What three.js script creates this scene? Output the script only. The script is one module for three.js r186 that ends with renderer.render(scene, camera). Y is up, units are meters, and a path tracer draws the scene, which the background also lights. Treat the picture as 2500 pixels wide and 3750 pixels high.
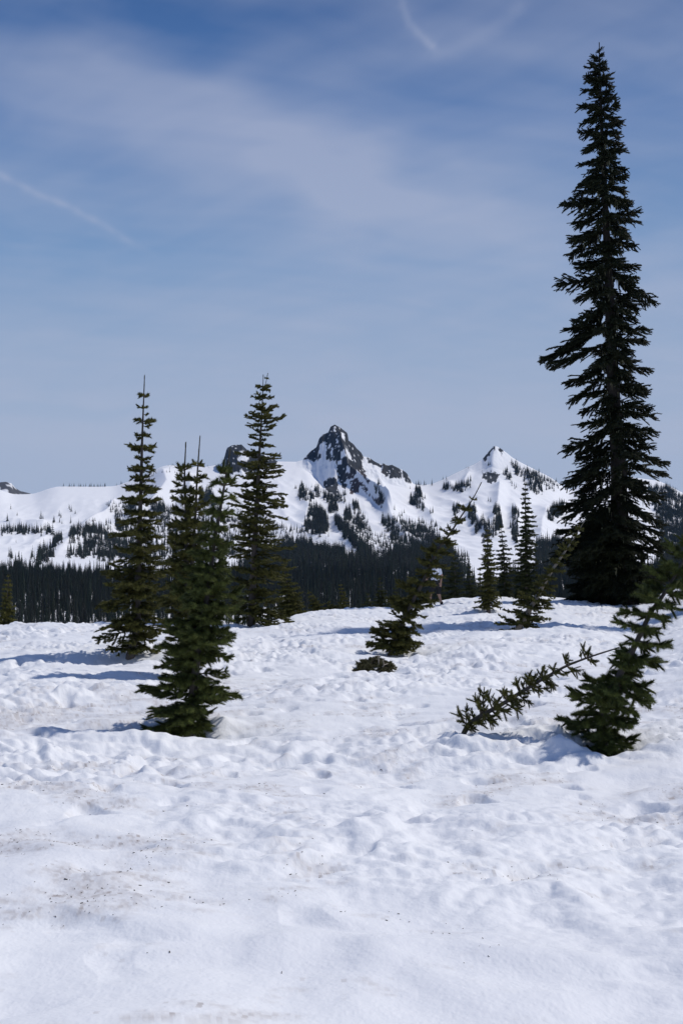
import * as THREE from 'three';
import { MarchingCubes } from 'three/addons/objects/MarchingCubes.js';
import { mergeGeometries, mergeVertices } from 'three/addons/utils/BufferGeometryUtils.js';

// ------------------------------------------------------------ camera, sky, sun, exposure
const FOCAL = 3646, EYE = 1.6;                       // focal length and picture size in the photograph's own pixels (2500 x 3750)
const scene = new THREE.Scene();
const camera = new THREE.PerspectiveCamera(2 * Math.atan(1875 / FOCAL) * 180 / Math.PI, 682 / 1024, 0.1, 20000);
camera.position.set(0, EYE, 0);
camera.lookAt(0, EYE, -10);
const renderer = new THREE.WebGLRenderer({ antialias: true });
renderer.setSize(682, 1024);
renderer.toneMapping = THREE.LinearToneMapping;
renderer.toneMappingExposure = 1.0;
renderer.shadowMap.enabled = true;
const SUN_AZ = 68 * Math.PI / 180, SUN_EL = 55 * Math.PI / 180;   // to the right of the view, high
const sun = new THREE.DirectionalLight(new THREE.Color().setRGB(1.0, 0.95, 0.875), 2.85);
const sunDir = new THREE.Vector3(Math.sin(SUN_AZ) * Math.cos(SUN_EL), Math.sin(SUN_EL), -Math.cos(SUN_AZ) * Math.cos(SUN_EL));
sun.target.position.set(0, 0, -25);
sun.position.copy(sun.target.position).addScaledVector(sunDir, 120);
sun.castShadow = true;
sun.shadow.radius = 1.6;
sun.shadow.mapSize.set(4096, 4096);
Object.assign(sun.shadow.camera, { left: -45, right: 45, top: 45, bottom: -45, near: 1, far: 300 });
scene.add(sun, sun.target);
scene.fog = new THREE.FogExp2(new THREE.Color().setRGB(0.26, 0.54, 1.0), 0.000014);

// ------------------------------------------------------------ small helpers
function rng(seed) { let a = seed >>> 0; return () => { a = (a + 0x6D2B79F5) | 0; let t = Math.imul(a ^ (a >>> 15), 1 | a); t = (t + Math.imul(t ^ (t >>> 7), 61 | t)) ^ t; return ((t ^ (t >>> 14)) >>> 0) / 4294967296; }; }
const lerp = (a, b, t) => a + (b - a) * t, clamp = (x, a, b) => x < a ? a : x > b ? b : x;
const sstep = (a, b, x) => { const t = clamp((x - a) / (b - a), 0, 1); return t * t * (3 - 2 * t); };
function hash2(i, j) { let h = Math.imul(i, 374761393) ^ Math.imul(j, 668265263); h = Math.imul(h ^ (h >>> 13), 1274126177); return ((h ^ (h >>> 16)) >>> 0) / 4294967296; }
function noise2(x, y) {                              // gradient noise, about -1..1
  const i = Math.floor(x), j = Math.floor(y), fx = x - i, fy = y - j;
  const u = fx * fx * fx * (fx * (fx * 6 - 15) + 10), v = fy * fy * fy * (fy * (fy * 6 - 15) + 10);
  const g = (a, b, dx, dy) => { const t = hash2(a, b) * 6.2831853; return Math.cos(t) * dx + Math.sin(t) * dy; };
  return 1.5 * lerp(lerp(g(i, j, fx, fy), g(i + 1, j, fx - 1, fy), u), lerp(g(i, j + 1, fx, fy - 1), g(i + 1, j + 1, fx - 1, fy - 1), u), v);
}
function fbm(x, y, n) { let s = 0, a = 0.5; for (let k = 0; k < n; k++) { s += a * noise2(x, y); x = x * 2.03 + 17.3; y = y * 2.03 + 9.1; a *= 0.5; } return s; }
function ridged(x, y, n) { let s = 0, a = 0.5; for (let k = 0; k < n; k++) { s += a * (1 - Math.abs(noise2(x, y)) * 1.6); x = x * 2.07 + 5.2; y = y * 2.07 + 31.7; a *= 0.5; } return s; }
function table(rows) {                               // piecewise curve through [x, a, b, ...], smooth
  return (x, k = 1) => {
    if (x <= rows[0][0]) return rows[0][k];
    for (let i = 1; i < rows.length; i++) if (x <= rows[i][0]) { const t = (x - rows[i - 1][0]) / (rows[i][0] - rows[i - 1][0]); return lerp(rows[i - 1][k], rows[i][k], t); }
    return rows[rows.length - 1][k];
  };
}
function inPoly(p, x, y) { let c = false; for (let i = 0, j = p.length - 1; i < p.length; j = i++) if ((p[i][1] > y) !== (p[j][1] > y) && x < (p[j][0] - p[i][0]) * (y - p[i][1]) / (p[j][1] - p[i][1]) + p[i][0]) c = !c; return c; }
const at = (px, py, d) => new THREE.Vector3((px - 1250) / FOCAL * d, EYE - (py - 1875) / FOCAL * d, -d);   // a direction and a distance to a point of the place
const rowOf = (y, d) => 1875 + (EYE - y) / d * FOCAL;
const used = new Map();
function numbered(name) { const n = used.get(name) || 0; used.set(name, n + 1); return n ? name + '_' + String(n).padStart(3, '0') : name; }
function thing(name, label, category, pos, group) {
  const o = new THREE.Group(); o.name = numbered(name); o.position.copy(pos); o.userData = { label, category };
  if (group) o.userData.group = group;
  scene.add(o); return o;
}
function tag(o, label, category, group) { o.userData = { label, category }; if (group) o.userData.group = group; return o; }
function part(name, geo, mat, parent) { const m = new THREE.Mesh(geo, mat); m.name = name; parent.add(m); return m; }

// ------------------------------------------------------------ the sky: deep blue with a veil of cirrus
{
  const W = 3072, H = 1536, data = new Float32Array(W * H * 4);
  const grad = table([[-2, .40, .485, .655], [4, .40, .485, .655], [9, .30, .415, .615], [14, .188, .325, .565], [21, .100, .21, .46], [28, .048, .125, .33], [45, .036, .10, .30], [90, .028, .085, .27]]);
  // brighter and clearer places of the veil: azimuth and elevation as picture columns and rows, spread, turn, strength
  const soft = [[1180, 640, 520, 150, .42, .36], [360, 260, 520, 150, .5, .17], [1700, 780, 560, 140, .25, .28], [900, 1280, 1000, 150, 0, .16], [1900, 1420, 900, 110, -.05, .12], [2350, 1050, 380, 160, .1, .16], [1750, 170, 420, 90, -.15, .13], [2350, 160, 300, 50, -.1, .10], [60, 1010, 110, 90, 0, .12], [1000, 950, 700, 130, .2, .10], [2050, 500, 320, 110, .3, .10], [950, 430, 300, 70, .5, .08],
    [640, 90, 260, 130, .2, -.24], [-40, -10, 330, 120, .1, -.24], [230, 1120, 260, 110, .1, -.10], [520, 870, 300, 120, .25, -.16], [2380, 690, 220, 130, .3, -.14], [1500, 330, 330, 110, .3, -.07], [180, 1500, 300, 30, .03, -.42], [120, 640, 190, 90, .4, -.06], [1150, 80, 260, 90, 0, -.1]];
  const contrail = [[-120, 590], [0, 640], [130, 705], [260, 760], [380, 825], [470, 880], [560, 930], [640, 965]];
  const wisp2 = [[1900, 20], [1860, 70], [1800, 110], [1730, 150], [1660, 185], [1600, 190]];
  const wisp = [[1455, -60], [1478, 30], [1500, 90], [1545, 135], [1590, 175]];
  const lineD = (pts, x, y) => { let best = 1e9, where = 0; for (let i = 0; i < pts.length - 1; i++) { const ax = pts[i][0], ay = pts[i][1], bx = pts[i + 1][0] - ax, by = pts[i + 1][1] - ay; const t = clamp(((x - ax) * bx + (y - ay) * by) / (bx * bx + by * by), 0, 1); const d = Math.hypot(x - ax - t * bx, y - ay - t * by); if (d < best) { best = d; where = (i + t) / (pts.length - 1); } } return [best, where]; };
  for (let j = 0; j < H; j++) {
    const el = ((j + .5) / H - .5) * Math.PI, eld = el * 180 / Math.PI, y = Math.sin(el);
    for (let i = 0; i < W; i++) {
      const k = (j * W + i) * 4;
      let r = grad(eld, 1), g = grad(eld, 2), b = grad(eld, 3);
      if (eld > -3) {
        const a = ((i + .5) / W - .5) * 2 * Math.PI, x = Math.cos(a) * Math.cos(el), z = Math.sin(a) * Math.cos(el);
        const s = 1 / (Math.max(y, 0) + .16), u = x * s, v = z * s;                       // a high layer seen in perspective
        const wx = fbm(u * .9 + 3, v * .9 + 8, 3);
        let c = .30 + .60 * fbm(u * .75 + wx * 1.1 + 11, v * 1.15 - wx * .8 + 4, 5) + .16 * fbm(u * 2.2 + v * 2.6 + wx * 3, v * 9 - u * 6 + wx * 2, 4);
        c += .12 * fbm(u * 1.1 + 40, v * 4.6 + u * 2.1 + 7, 4) + .15 * fbm(u * 2.6 - v * 1.2 + wx * 2 + 60, v * 13 + u * 5 + wx * 3, 4);
        if (z < 0) {
          const col = 1250 + FOCAL * x / -z, row = 1875 - FOCAL * y / -z;
          if (Math.abs(col - 1250) < 2600 && row > -900) {
            const jx = 90 * noise2(col / 260, row / 200 + 30), jy = 60 * noise2(col / 230 + 50, row / 190);
            for (const [cx, cy, sx, sy, rot, amp] of soft) { const dx = col + jx - cx, dy = row + jy - cy, p = (dx * Math.cos(rot) + dy * Math.sin(rot)) / sx, q = (-dx * Math.sin(rot) + dy * Math.cos(rot)) / sy; c += amp * 1.5 * Math.exp(-(p * p + q * q) * .8); }
            if (col < 720 && row > 500 && row < 1060) { const [d, w] = lineD(contrail, col, row); c += (.34 * Math.exp(-d * d / 150) + .09 * Math.exp(-d * d / 1400)) * sstep(1, .55, w) * (.8 + .4 * noise2(col / 40, row / 40)); }
            if (col > 1550 && col < 1950 && row < 330) { const [d] = lineD(wisp2, col + 14 * noise2(col / 40, row / 40), row); c += .14 * Math.exp(-d * d / 900); }
            if (col > 1350 && col < 1750 && row < 330) { const [d, w] = lineD(wisp, col + 8 * noise2(col / 30, row / 30), row); c += (.30 * Math.exp(-d * d / 200) + .12 * Math.exp(-d * d / 2600)) * (.4 + .6 * w) * sstep(1.02, .97, w); }
          }
        }
        const m = clamp(c, 0, 1) * (.25 + .75 * sstep(-2, 7, eld)) * (1 - .55 * sstep(30, 75, eld));
        const t = m * .62; r = lerp(r, .47, t); g = lerp(g, .515, t); b = lerp(b, .67, t);
      }
      data[k] = r * .94; data[k + 1] = g * .94; data[k + 2] = b * .94; data[k + 3] = 1;
    }
  }
  const tex = new THREE.DataTexture(data, W, H, THREE.RGBAFormat, THREE.FloatType);
  tex.mapping = THREE.EquirectangularReflectionMapping; tex.colorSpace = THREE.LinearSRGBColorSpace;
  tex.magFilter = tex.minFilter = THREE.LinearFilter; tex.wrapS = THREE.RepeatWrapping; tex.needsUpdate = true;
  scene.background = tex; scene.environment = tex;
}

// ------------------------------------------------------------ materials
function greyTexture(n, fn) {
  const d = new Uint8Array(n * n * 4);
  for (let j = 0; j < n; j++) for (let i = 0; i < n; i++) { const v = clamp(fn(i / n, j / n), 0, 1) * 255, k = (j * n + i) * 4; d[k] = d[k + 1] = d[k + 2] = v; d[k + 3] = 255; }
  const t = new THREE.DataTexture(d, n, n); t.wrapS = t.wrapT = THREE.RepeatWrapping; t.magFilter = THREE.LinearFilter; t.minFilter = THREE.LinearMipmapLinearFilter; t.generateMipmaps = true; t.needsUpdate = true; return t;
}
function tileNoise(u, v, f, oct, seed) { let s = 0, a = .5; for (let k = 0; k < oct; k++) { const q = f << k, g = (i, j) => hash2(((i % q) + q) % q + seed * 71 + k * 13, ((j % q) + q) % q + seed * 29); const x = u * q, y = v * q, i = Math.floor(x), j = Math.floor(y), fx = x - i, fy = y - j, p = fx * fx * (3 - 2 * fx), w = fy * fy * (3 - 2 * fy); s += a * lerp(lerp(g(i, j), g(i + 1, j), p), lerp(g(i, j + 1), g(i + 1, j + 1), p), w); a *= .5; } return s; }
const snowBump = greyTexture(512, (u, v) => tileNoise(u, v, 6, 6, 3) * .7 + .3 * tileNoise(u, v, 96, 2, 9));
const barkBump = greyTexture(256, (u, v) => tileNoise(u, v * .25, 12, 4, 5));
const M = {
  snow: new THREE.MeshPhysicalMaterial({ color: 0xffffff, vertexColors: true, roughness: .62, bumpMap: snowBump, bumpScale: .009, specularIntensity: .5 }),
  land: new THREE.MeshStandardMaterial({ color: 0xffffff, vertexColors: true, roughness: .95 }),
  needle: new THREE.MeshPhysicalMaterial({ color: 0xffffff, vertexColors: true, roughness: .7, specularIntensity: .35, side: THREE.DoubleSide }),
  bark: new THREE.MeshStandardMaterial({ color: new THREE.Color().setRGB(.085, .072, .062), roughness: .95, bumpMap: barkBump, bumpScale: .01 }),
  darkBark: new THREE.MeshStandardMaterial({ color: new THREE.Color().setRGB(.032, .027, .023), roughness: 1, bumpMap: barkBump, bumpScale: .03 }),
  paleBark: new THREE.MeshStandardMaterial({ color: new THREE.Color().setRGB(.27, .235, .19), roughness: .9 }),
  lichen: new THREE.MeshStandardMaterial({ color: new THREE.Color().setRGB(.24, .24, .15), roughness: 1, side: THREE.DoubleSide }),
  far: new THREE.MeshStandardMaterial({ color: 0xffffff, vertexColors: true, roughness: .9, side: THREE.DoubleSide }),
};

// ------------------------------------------------------------ the near snow
// the crest behind which the ground drops away: picture column, row and distance
const crest = table([[-2600, 2330, 24], [-800, 2330, 24], [0, 2305, 24], [150, 2291, 24], [400, 2288, 25], [700, 2291, 25], [900, 2292, 26], [1000, 2275, 28], [1100, 2249, 31], [1250, 2237, 33], [1450, 2236, 35], [1560, 2218, 38], [1650, 2204, 40], [1750, 2189, 42], [1900, 2191, 44], [2050, 2196, 42], [2200, 2207, 41], [2300, 2210, 42], [2400, 2178, 47], [2500, 2140, 52], [2700, 2125, 52], [3400, 2150, 45], [5400, 2200, 40]]);
const mounds = [];                                   // [x, z, radius x, radius z, height]
function baseGround(x, z) {
  const d = Math.max(-z, .3), col = 1250 + x / d * FOCAL, dc = crest(col, 2), hc = EYE - (crest(col, 1) - 1875) / FOCAL * dc;
  const back = Math.max(0, d - dc);
  let y = hc * (Math.min(d, dc) - 3) / (dc - 3);
  if (back > 0) y -= back * .105 + back * back * .0052 - Math.min(back, 1.2) * .03;
  return y;
}
const soft = (v) => Math.sqrt(v * v + .012);
function groundY(x, z, detail = true) {
  let y = baseGround(x, z);
  const d = Math.max(-z, .3), calm = sstep(1.5, 9, d);
  y += .17 * noise2(x / 4.3 + 3.1, z / 3.4 + 1.7) * sstep(2.5, 10, d) + .060 * noise2(x / 1.7 + 9, z / 1.25 + 4);
  for (const [mx, mz, rx, rz, h] of mounds) { const p = (x - mx) / rx, q = (z - mz) / rz, e = p * p + q * q; if (e < 9) y += h * Math.exp(-e); }
  if (detail) {
    const wx = .25 * noise2(x / .9, z / .9 + 40), wz = .2 * noise2(x / .8 + 70, z / .8);
    const rough = (.25 + .95 * sstep(-.2, .5, noise2(x / 2.6 + 50, z / 2.1 + 12) + .25 * (calm - .5))) * (.68 + .32 * sstep(3.4, 8, d));
    const cup = noise2((x + wx) / .62, (z + wz) / .40 + 11), cup2 = noise2((x + wx) / .27 + 31, (z + wz) / .19 + 3);
    y += rough * (.100 * (soft(cup) - .35) * (.45 + .4 * calm) + .050 * (soft(cup2) - .3) * (.5 + 1.1 * calm) + (.016 + .014 * calm) * (soft(noise2(x / .13 + 12, z / .085 + 5)) - .3) + .006 * noise2(x / .05, z / .035 + 8)) + .034 * noise2(x / .8 + 300, z / .55 + 41);
    const pit = noise2(x / .34 + 200, z / .26 + 130); if (pit > .38) y -= (pit - .38) * .22 * calm;
    const lump = noise2((x + wx) / .42 + 80, (z + wz) / .30 + 210); y += .020 * lump * (1 + .8 * (1 - sstep(4, 9, d)));      // sunk prints and melt holes
  }
  return y;
}
const groundD = (col, row) => { let lo = 2, hi = Math.max(4, crest(col, 2)); for (let k = 0; k < 50; k++) { const m = (lo + hi) / 2; if (rowOf(groundY((col - 1250) / FOCAL * m, -m, false), m) > row) lo = m; else hi = m; } return (lo + hi) / 2; };
const footAt = (col, row, d) => { d = d || groundD(col, row); const x = (col - 1250) / FOCAL * d; return new THREE.Vector3(x, groundY(x, -d), -d); };
// hollows melted round the trees, banks in front of them, the trench left of the front tree
const well = (col, row, r, depth) => { const d = groundD(col, row), x = (col - 1250) / FOCAL * d; mounds.push([x, -d + .05, r, r * .8, -depth], [x, -d + r * 1.6, r * 1.9, r * .7, depth * .45]); };
well(690, 2680, .34, .13); well(475, 2408, .7, .22); well(1430, 2402, .55, .16); well(2212, 2738, .34, .16);  well(1890, 2318, .6, .2); well(1787, 2243, .6, .15); well(920, 2290, .9, .18);
{ const d = groundD(815, 2650); mounds.push([(815 - 1250) / FOCAL * d, -d, .13, .12, .10]); }
{ const d = groundD(420, 2685); mounds.push([(420 - 1250) / FOCAL * d, -d, .5, .16, -.16], [(400 - 1250) / FOCAL * d, -d + .38, .8, .18, .07]); }
{ const d = groundD(2420, 2740); mounds.push([(2420 - 1250) / FOCAL * d, -d + .1, .3, .25, .09]); }
{ const d = groundD(2212, 2738), x = (2212 - 1250) / FOCAL * d; mounds.push([x - .42, -d + .36, .34, .15, .12], [x - .02, -d + .44, .42, .16, .09]); }
{ const d = groundD(1740, 2690); mounds.push([(1740 - 1250) / FOCAL * d, -d + .26, .5, .14, .06]); }
{ const d = groundD(180, 2440); mounds.push([(180 - 1250) / FOCAL * d, -d, 1.3, .4, -.16], [(230 - 1250) / FOCAL * d, -d + .8, 1.2, .4, .12]); }
{ const d = groundD(2080, 2320); mounds.push([(2060 - 1250) / FOCAL * d, -d + .8, 1.6, .9, .17]); }
{ const d = groundD(1060, 2320); mounds.push([(1040 - 1250) / FOCAL * d, -d, 1.5, .6, .15]); }
{
  const cols = []; for (let c = -2600; c < -1300; c += 50) cols.push(c); for (let c = -1300; c < -160; c += 15) cols.push(c); for (let c = -160; c < 2660; c += 4.3) cols.push(c); for (let c = 2660; c < 3800; c += 15) cols.push(c); for (let c = 3800; c <= 5200; c += 50) cols.push(c);
  const rows = []; let row = 4700; while (row > 2120) { rows.push(row); row -= row > 3800 ? 26 : row > 3000 ? 4.4 : row > 2480 ? 2.7 : row > 2330 ? 1.5 : .85; }
  // rows follow the ground's own depth, not the picture: distances from a mean profile
  const ds = rows.map((r) => { let lo = 1, hi = 60; for (let k = 0; k < 40; k++) { const m = (lo + hi) / 2, y = -.052 * (m - 3); if (rowOf(y, m) > r) lo = m; else hi = m; } return lo; }).filter((d) => d < 46);
  let d = ds[ds.length - 1]; while (d < 95) { d *= 1.012; ds.push(d); }
  const nx = cols.length, ny = ds.length, pos = new Float32Array(nx * ny * 3), col = new Float32Array(nx * ny * 3), uv = new Float32Array(nx * ny * 2), idx = new Uint32Array((nx - 1) * (ny - 1) * 6);
  for (let j = 0; j < ny; j++) for (let i = 0; i < nx; i++) {
    const k = j * nx + i, x = (cols[i] - 1250) / FOCAL * ds[j], z = -ds[j];
    pos[k * 3] = x; pos[k * 3 + 1] = groundY(x, z); pos[k * 3 + 2] = z; uv[k * 2] = x / 1.3; uv[k * 2 + 1] = z / 1.3;
    // dust, needles and old grains gathered in the cups: grey brown patches with ragged edges
    const big = noise2(x / 2.9 + 21, z / 2.2 + 8), mid = noise2(x / .7 + 5, z / .45 + 60), fine = fbm(x / .2 + 9, z / .11, 3), grain = hash2(Math.floor(x * 55), Math.floor(z * 38));
    let dirt = sstep(.16, .80, .42 * big + .6 * mid + .8 * fine + .10 * sstep(14, 6, ds[j]) * sstep(3.4, 5, ds[j]) + .5 * Math.exp(-(((x + 2.75) / 1.0) ** 2) - ((z + 9.0) / .7) ** 2) + .22 * Math.exp(-(((x + 2.6) / 1.8) ** 2) - ((z + 11) / 2) ** 2));
    dirt *= .35 + .9 * grain * grain;
    const speck = grain > .985 && big + mid > .1 ? .35 : 0;
    const t = clamp(dirt * .52 + speck * sstep(.0, .5, mid + big), 0, .8), tone = .03 * noise2(x / 1.4, z / 1.1 + 77);
    col[k * 3] = lerp(.81 + tone, .36, t); col[k * 3 + 1] = lerp(.823 + tone, .31, t); col[k * 3 + 2] = lerp(.85 + tone * .8, .285, t);
  }
  let q = 0; for (let j = 0; j < ny - 1; j++) for (let i = 0; i < nx - 1; i++) { const a = j * nx + i, b = a + 1, c = a + nx, e = c + 1; idx[q++] = a; idx[q++] = b; idx[q++] = c; idx[q++] = b; idx[q++] = e; idx[q++] = c; }
  const g = new THREE.BufferGeometry(); g.setAttribute('position', new THREE.BufferAttribute(pos, 3)); g.setAttribute('color', new THREE.BufferAttribute(col, 3)); g.setAttribute('uv', new THREE.BufferAttribute(uv, 2)); g.setIndex(new THREE.BufferAttribute(idx, 1)); g.computeVertexNormals();
  const m = new THREE.Mesh(g, M.snow); m.name = 'snow_ground'; m.userData = { kind: 'structure', label: 'dirty pitted spring snow sloping away to a low crest' }; scene.add(m);
  console.log('near snow', nx, ny, idx.length / 3);
}

// ------------------------------------------------------------ the valley and the mountains beyond
// skyline of the range (column, row); the second value is the ridge without its rocky heads
const skyline = table([[-1500, 1830, 1830], [-300, 1800, 1800], [0, 1792, 1792], [48, 1811, 1811], [128, 1809, 1809], [183, 1787, 1787], [215, 1781, 1781], [343, 1782, 1782], [422, 1781, 1781], [478, 1761, 1761], [550, 1733, 1735], [590, 1707, 1710], [630, 1702, 1706], [662, 1710, 1712], [749, 1710, 1712], [806, 1701, 1706], [817, 1690, 1704], [831, 1640, 1702], [850, 1630, 1700], [885, 1628, 1700], [905, 1648, 1700], [950, 1662, 1698], [988, 1671, 1696], [1016, 1690, 1695], [1084, 1691, 1692], [1108, 1685, 1692], [1115, 1676, 1692], [1138, 1652, 1695], [1158, 1636, 1698], [1168, 1607, 1700], [1180, 1591, 1700], [1202, 1581, 1700], [1210, 1563, 1700], [1225, 1554, 1700], [1237, 1561, 1700], [1257, 1575, 1700], [1272, 1585, 1700], [1276, 1613, 1700], [1293, 1625, 1702], [1308, 1644, 1705], [1322, 1656, 1708], [1329, 1672, 1712], [1348, 1674, 1716], [1372, 1690, 1725], [1396, 1702, 1735], [1401, 1696, 1738], [1419, 1706, 1744], [1435, 1702, 1748], [1459, 1715, 1756], [1474, 1722, 1760], [1490, 1733, 1766], [1504, 1762, 1772], [1512, 1774, 1776], [1534, 1775, 1775], [1573, 1776, 1776], [1617, 1758, 1759], [1676, 1728, 1732], [1711, 1711, 1718], [1741, 1697, 1706], [1764, 1683, 1700], [1787, 1657, 1696], [1806, 1635, 1692], [1818, 1634, 1692], [1833, 1642, 1692], [1875, 1675, 1700], [1902, 1692, 1708], [1933, 1707, 1716], [1971, 1726, 1730], [2009, 1745, 1747], [2040, 1765, 1766], [2056, 1782, 1782], [2090, 1800, 1800], [2130, 1772, 1772], [2171, 1750, 1752], [2300, 1747, 1750], [2414, 1761, 1763], [2500, 1806, 1806], [2620, 1850, 1850], [2900, 1880, 1880], [4200, 1850, 1850]]);
const valley = table([[60, -11], [95, -26], [150, -42], [300, -68], [500, -78], [700, -84], [900, -88], [1200, -92], [1600, -94], [2000, -91]]);
const RIDGE = 4000;
const easy = new Map();                              // the ridge evened out along its length, for the slopes below it
function evenRidge(col) { const i = Math.floor(col / 10), get = (n) => { if (!easy.has(n)) { let v = 0, w = 0; for (let k = -16; k <= 16; k++) { const g = Math.exp(-k * k / 70); v += g * skyline(n * 10 + k * 9, 2); w += g; } easy.set(n, v / w); } return easy.get(n); }; return lerp(get(i), get(i + 1), col / 10 - i); }
const fineEasy = new Map();
function softRidge(col) { const i = Math.floor(col / 5), get = (n) => { if (!fineEasy.has(n)) { let v = 0, w = 0; for (let k = -10; k <= 10; k++) { const g = Math.exp(-k * k / 26); v += g * skyline(n * 5 + k * 4, 2); w += g; } fineEasy.set(n, v / w); } return fineEasy.get(n); }; return lerp(get(i), get(i + 1), col / 5 - i); }
function plainRow(col, d) { const t = (d - 2000) / (RIDGE - 2000), a = rowOf(-91, 2000); return lerp(a, lerp(evenRidge(col), softRidge(col), sstep(.6, 1, t)), .30 * t + .70 * Math.pow(t, 1.75)); }
const spurs = [                                      // crests and ribs down the slopes: width in columns, height in metres, points (column, row)
  [23, 62, [[1238, 1690], [1250, 1735], [1285, 1770], [1330, 1800], [1395, 1842], [1440, 1895]]], [42, -26, [[1150, 1690], [1180, 1730], [1190, 1780]]], [60, 30, [[215, 2030], [330, 1955], [440, 1952]]], [14, 12, [[1370, 1700], [1395, 1770], [1420, 1830]]],
  [40, 24, [[1815, 1650], [1800, 1705], [1800, 1742]]], [24, 22, [[1830, 1765], [1822, 1850], [1795, 1960]]], [22, 20, [[1715, 1840], [1742, 1900], [1770, 1960]]], [24, 22, [[1885, 1850], [1895, 1950]]], [30, 20, [[2010, 1850], [1985, 1930], [1975, 2000]]],
  [30, 22, [[1225, 1880], [1262, 1930], [1330, 2010]]], [28, 20, [[1392, 1850], [1430, 1900], [1500, 1985]]], [24, 16, [[1530, 1800], [1545, 1850], [1590, 1920]]], [40, 18, [[0, 1915], [100, 1925], [190, 1930]]], [50, 26, [[590, 1715], [610, 1780], [560, 1850], [470, 1900]]], [30, 18, [[680, 1730], [700, 1800], [660, 1880]]], [30, 18, [[420, 1830], [400, 1880], [300, 1930]]],
  [20, 14, [[1640, 1760], [1650, 1800]]], [18, 14, [[1720, 1720], [1690, 1790]]], [22, 16, [[1930, 1720], [1950, 1780], [1930, 1840]]], [26, 14, [[1120, 1790], [1130, 1860], [1110, 1930]]],
].map(([w, h, pts]) => [w, h, pts.map(([c, r]) => { let lo = 2000, hi = RIDGE; for (let k = 0; k < 40; k++) { const m = (lo + hi) / 2; if (plainRow(c, m) > r) lo = m; else hi = m; } return [(c - 1250) / FOCAL * lo, lo]; })]);
function landY(col, d) {
  const x = (col - 1250) / FOCAL * d;
  let y;
  if (d <= 2000) { y = valley(d) + 5 * noise2(x / 210, d / 260) * sstep(200, 600, d) + 10 * noise2(x / 600 + 4, d / 500) * sstep(400, 1500, d); return y + 10 * noise2(x / 600, 3.3) * sstep(1500, 2000, d) * 0; }
  if (d <= RIDGE) {
    y = EYE - (plainRow(col, d) - 1875) / FOCAL * d;
    const t = (d - 2000) / 2000, w = Math.sin(Math.PI * clamp(t * 1.02, 0, 1)), lowIn = sstep(0, .15, t);
    const left = sstep(1000, 500, col), smooth = lerp(1, .55, left * sstep(.55, .8, t));
    const shear = x + (d - 3000) * .22;
    y += lowIn * (10 * noise2(x / 600 + 4, d / 500) * (1 - sstep(0, .5, t)) + w * smooth * (32 * (ridged(shear / 330 + 2.2, d / 1300, 2) - .45) + 13 * (ridged(shear / 95 + 7, d / 420, 2) - .45)) + sstep(1, .85, t) * smooth * 2.2 * noise2(x / 34, d / 60));
    for (const [sw, h, pts] of spurs) {
      const wm = sw / FOCAL * 3600; let best = 1e9, e = 1;
      for (let i = 0; i < pts.length - 1; i++) {
        const [ax, ad] = pts[i], bx = pts[i + 1][0] - ax, bd = pts[i + 1][1] - ad, L = bx * bx + bd * bd * .16;
        const s = ((x - ax) * bx + (d - ad) * bd * .16) / L, c = clamp(s, 0, 1), q = Math.hypot(x - ax - c * bx, (d - ad - c * bd) * .4);
        if (q < best) { best = q; e = i === 0 ? sstep(-.05, .3, s) + (i === pts.length - 2 ? 0 : 0) : 1; if (i === pts.length - 2) e *= sstep(1.15, .6, s); }
      }
      if (best < wm * 1.6) { e *= 1 - .9 * sstep(.93, 1, t); const k = 1 - best / (wm * 1.6); y += h * e * k * k * (1.6 - .6 * k) * 1.05; }
    }
    const head = skyline(col, 2) - skyline(col, 1);   // the rocky heads stand on the ridge
    if (head > .3) {
      const depth = 70 + head * 1.35, f = clamp(1 - (RIDGE - d) / depth, 0, 1);
      let k = Math.pow(f, .86);
      if (col > 800 && col < 1030) k = sstep(.0, .75, f);
      y += head / FOCAL * RIDGE * k + (f > 0 ? rockRough(x, d) * Math.min(1, head / 30) * (col > 1740 && col < 1920 ? .25 : 1) * lerp(1, .3, sstep(.85, 1, f)) * sstep(0, .2, f) : 0);
    }
    return y;
  }
  const back = d - RIDGE; return landY(col, RIDGE) - back * .55 + 12 * noise2(x / 150, d / 120) * sstep(0, 200, back);
}
function rockRough(x, d) { return 9 * (ridged(x / 42 + 3, d / 70, 3) - .55) + 3.5 * noise2(x / 9, d / 16); }
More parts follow.
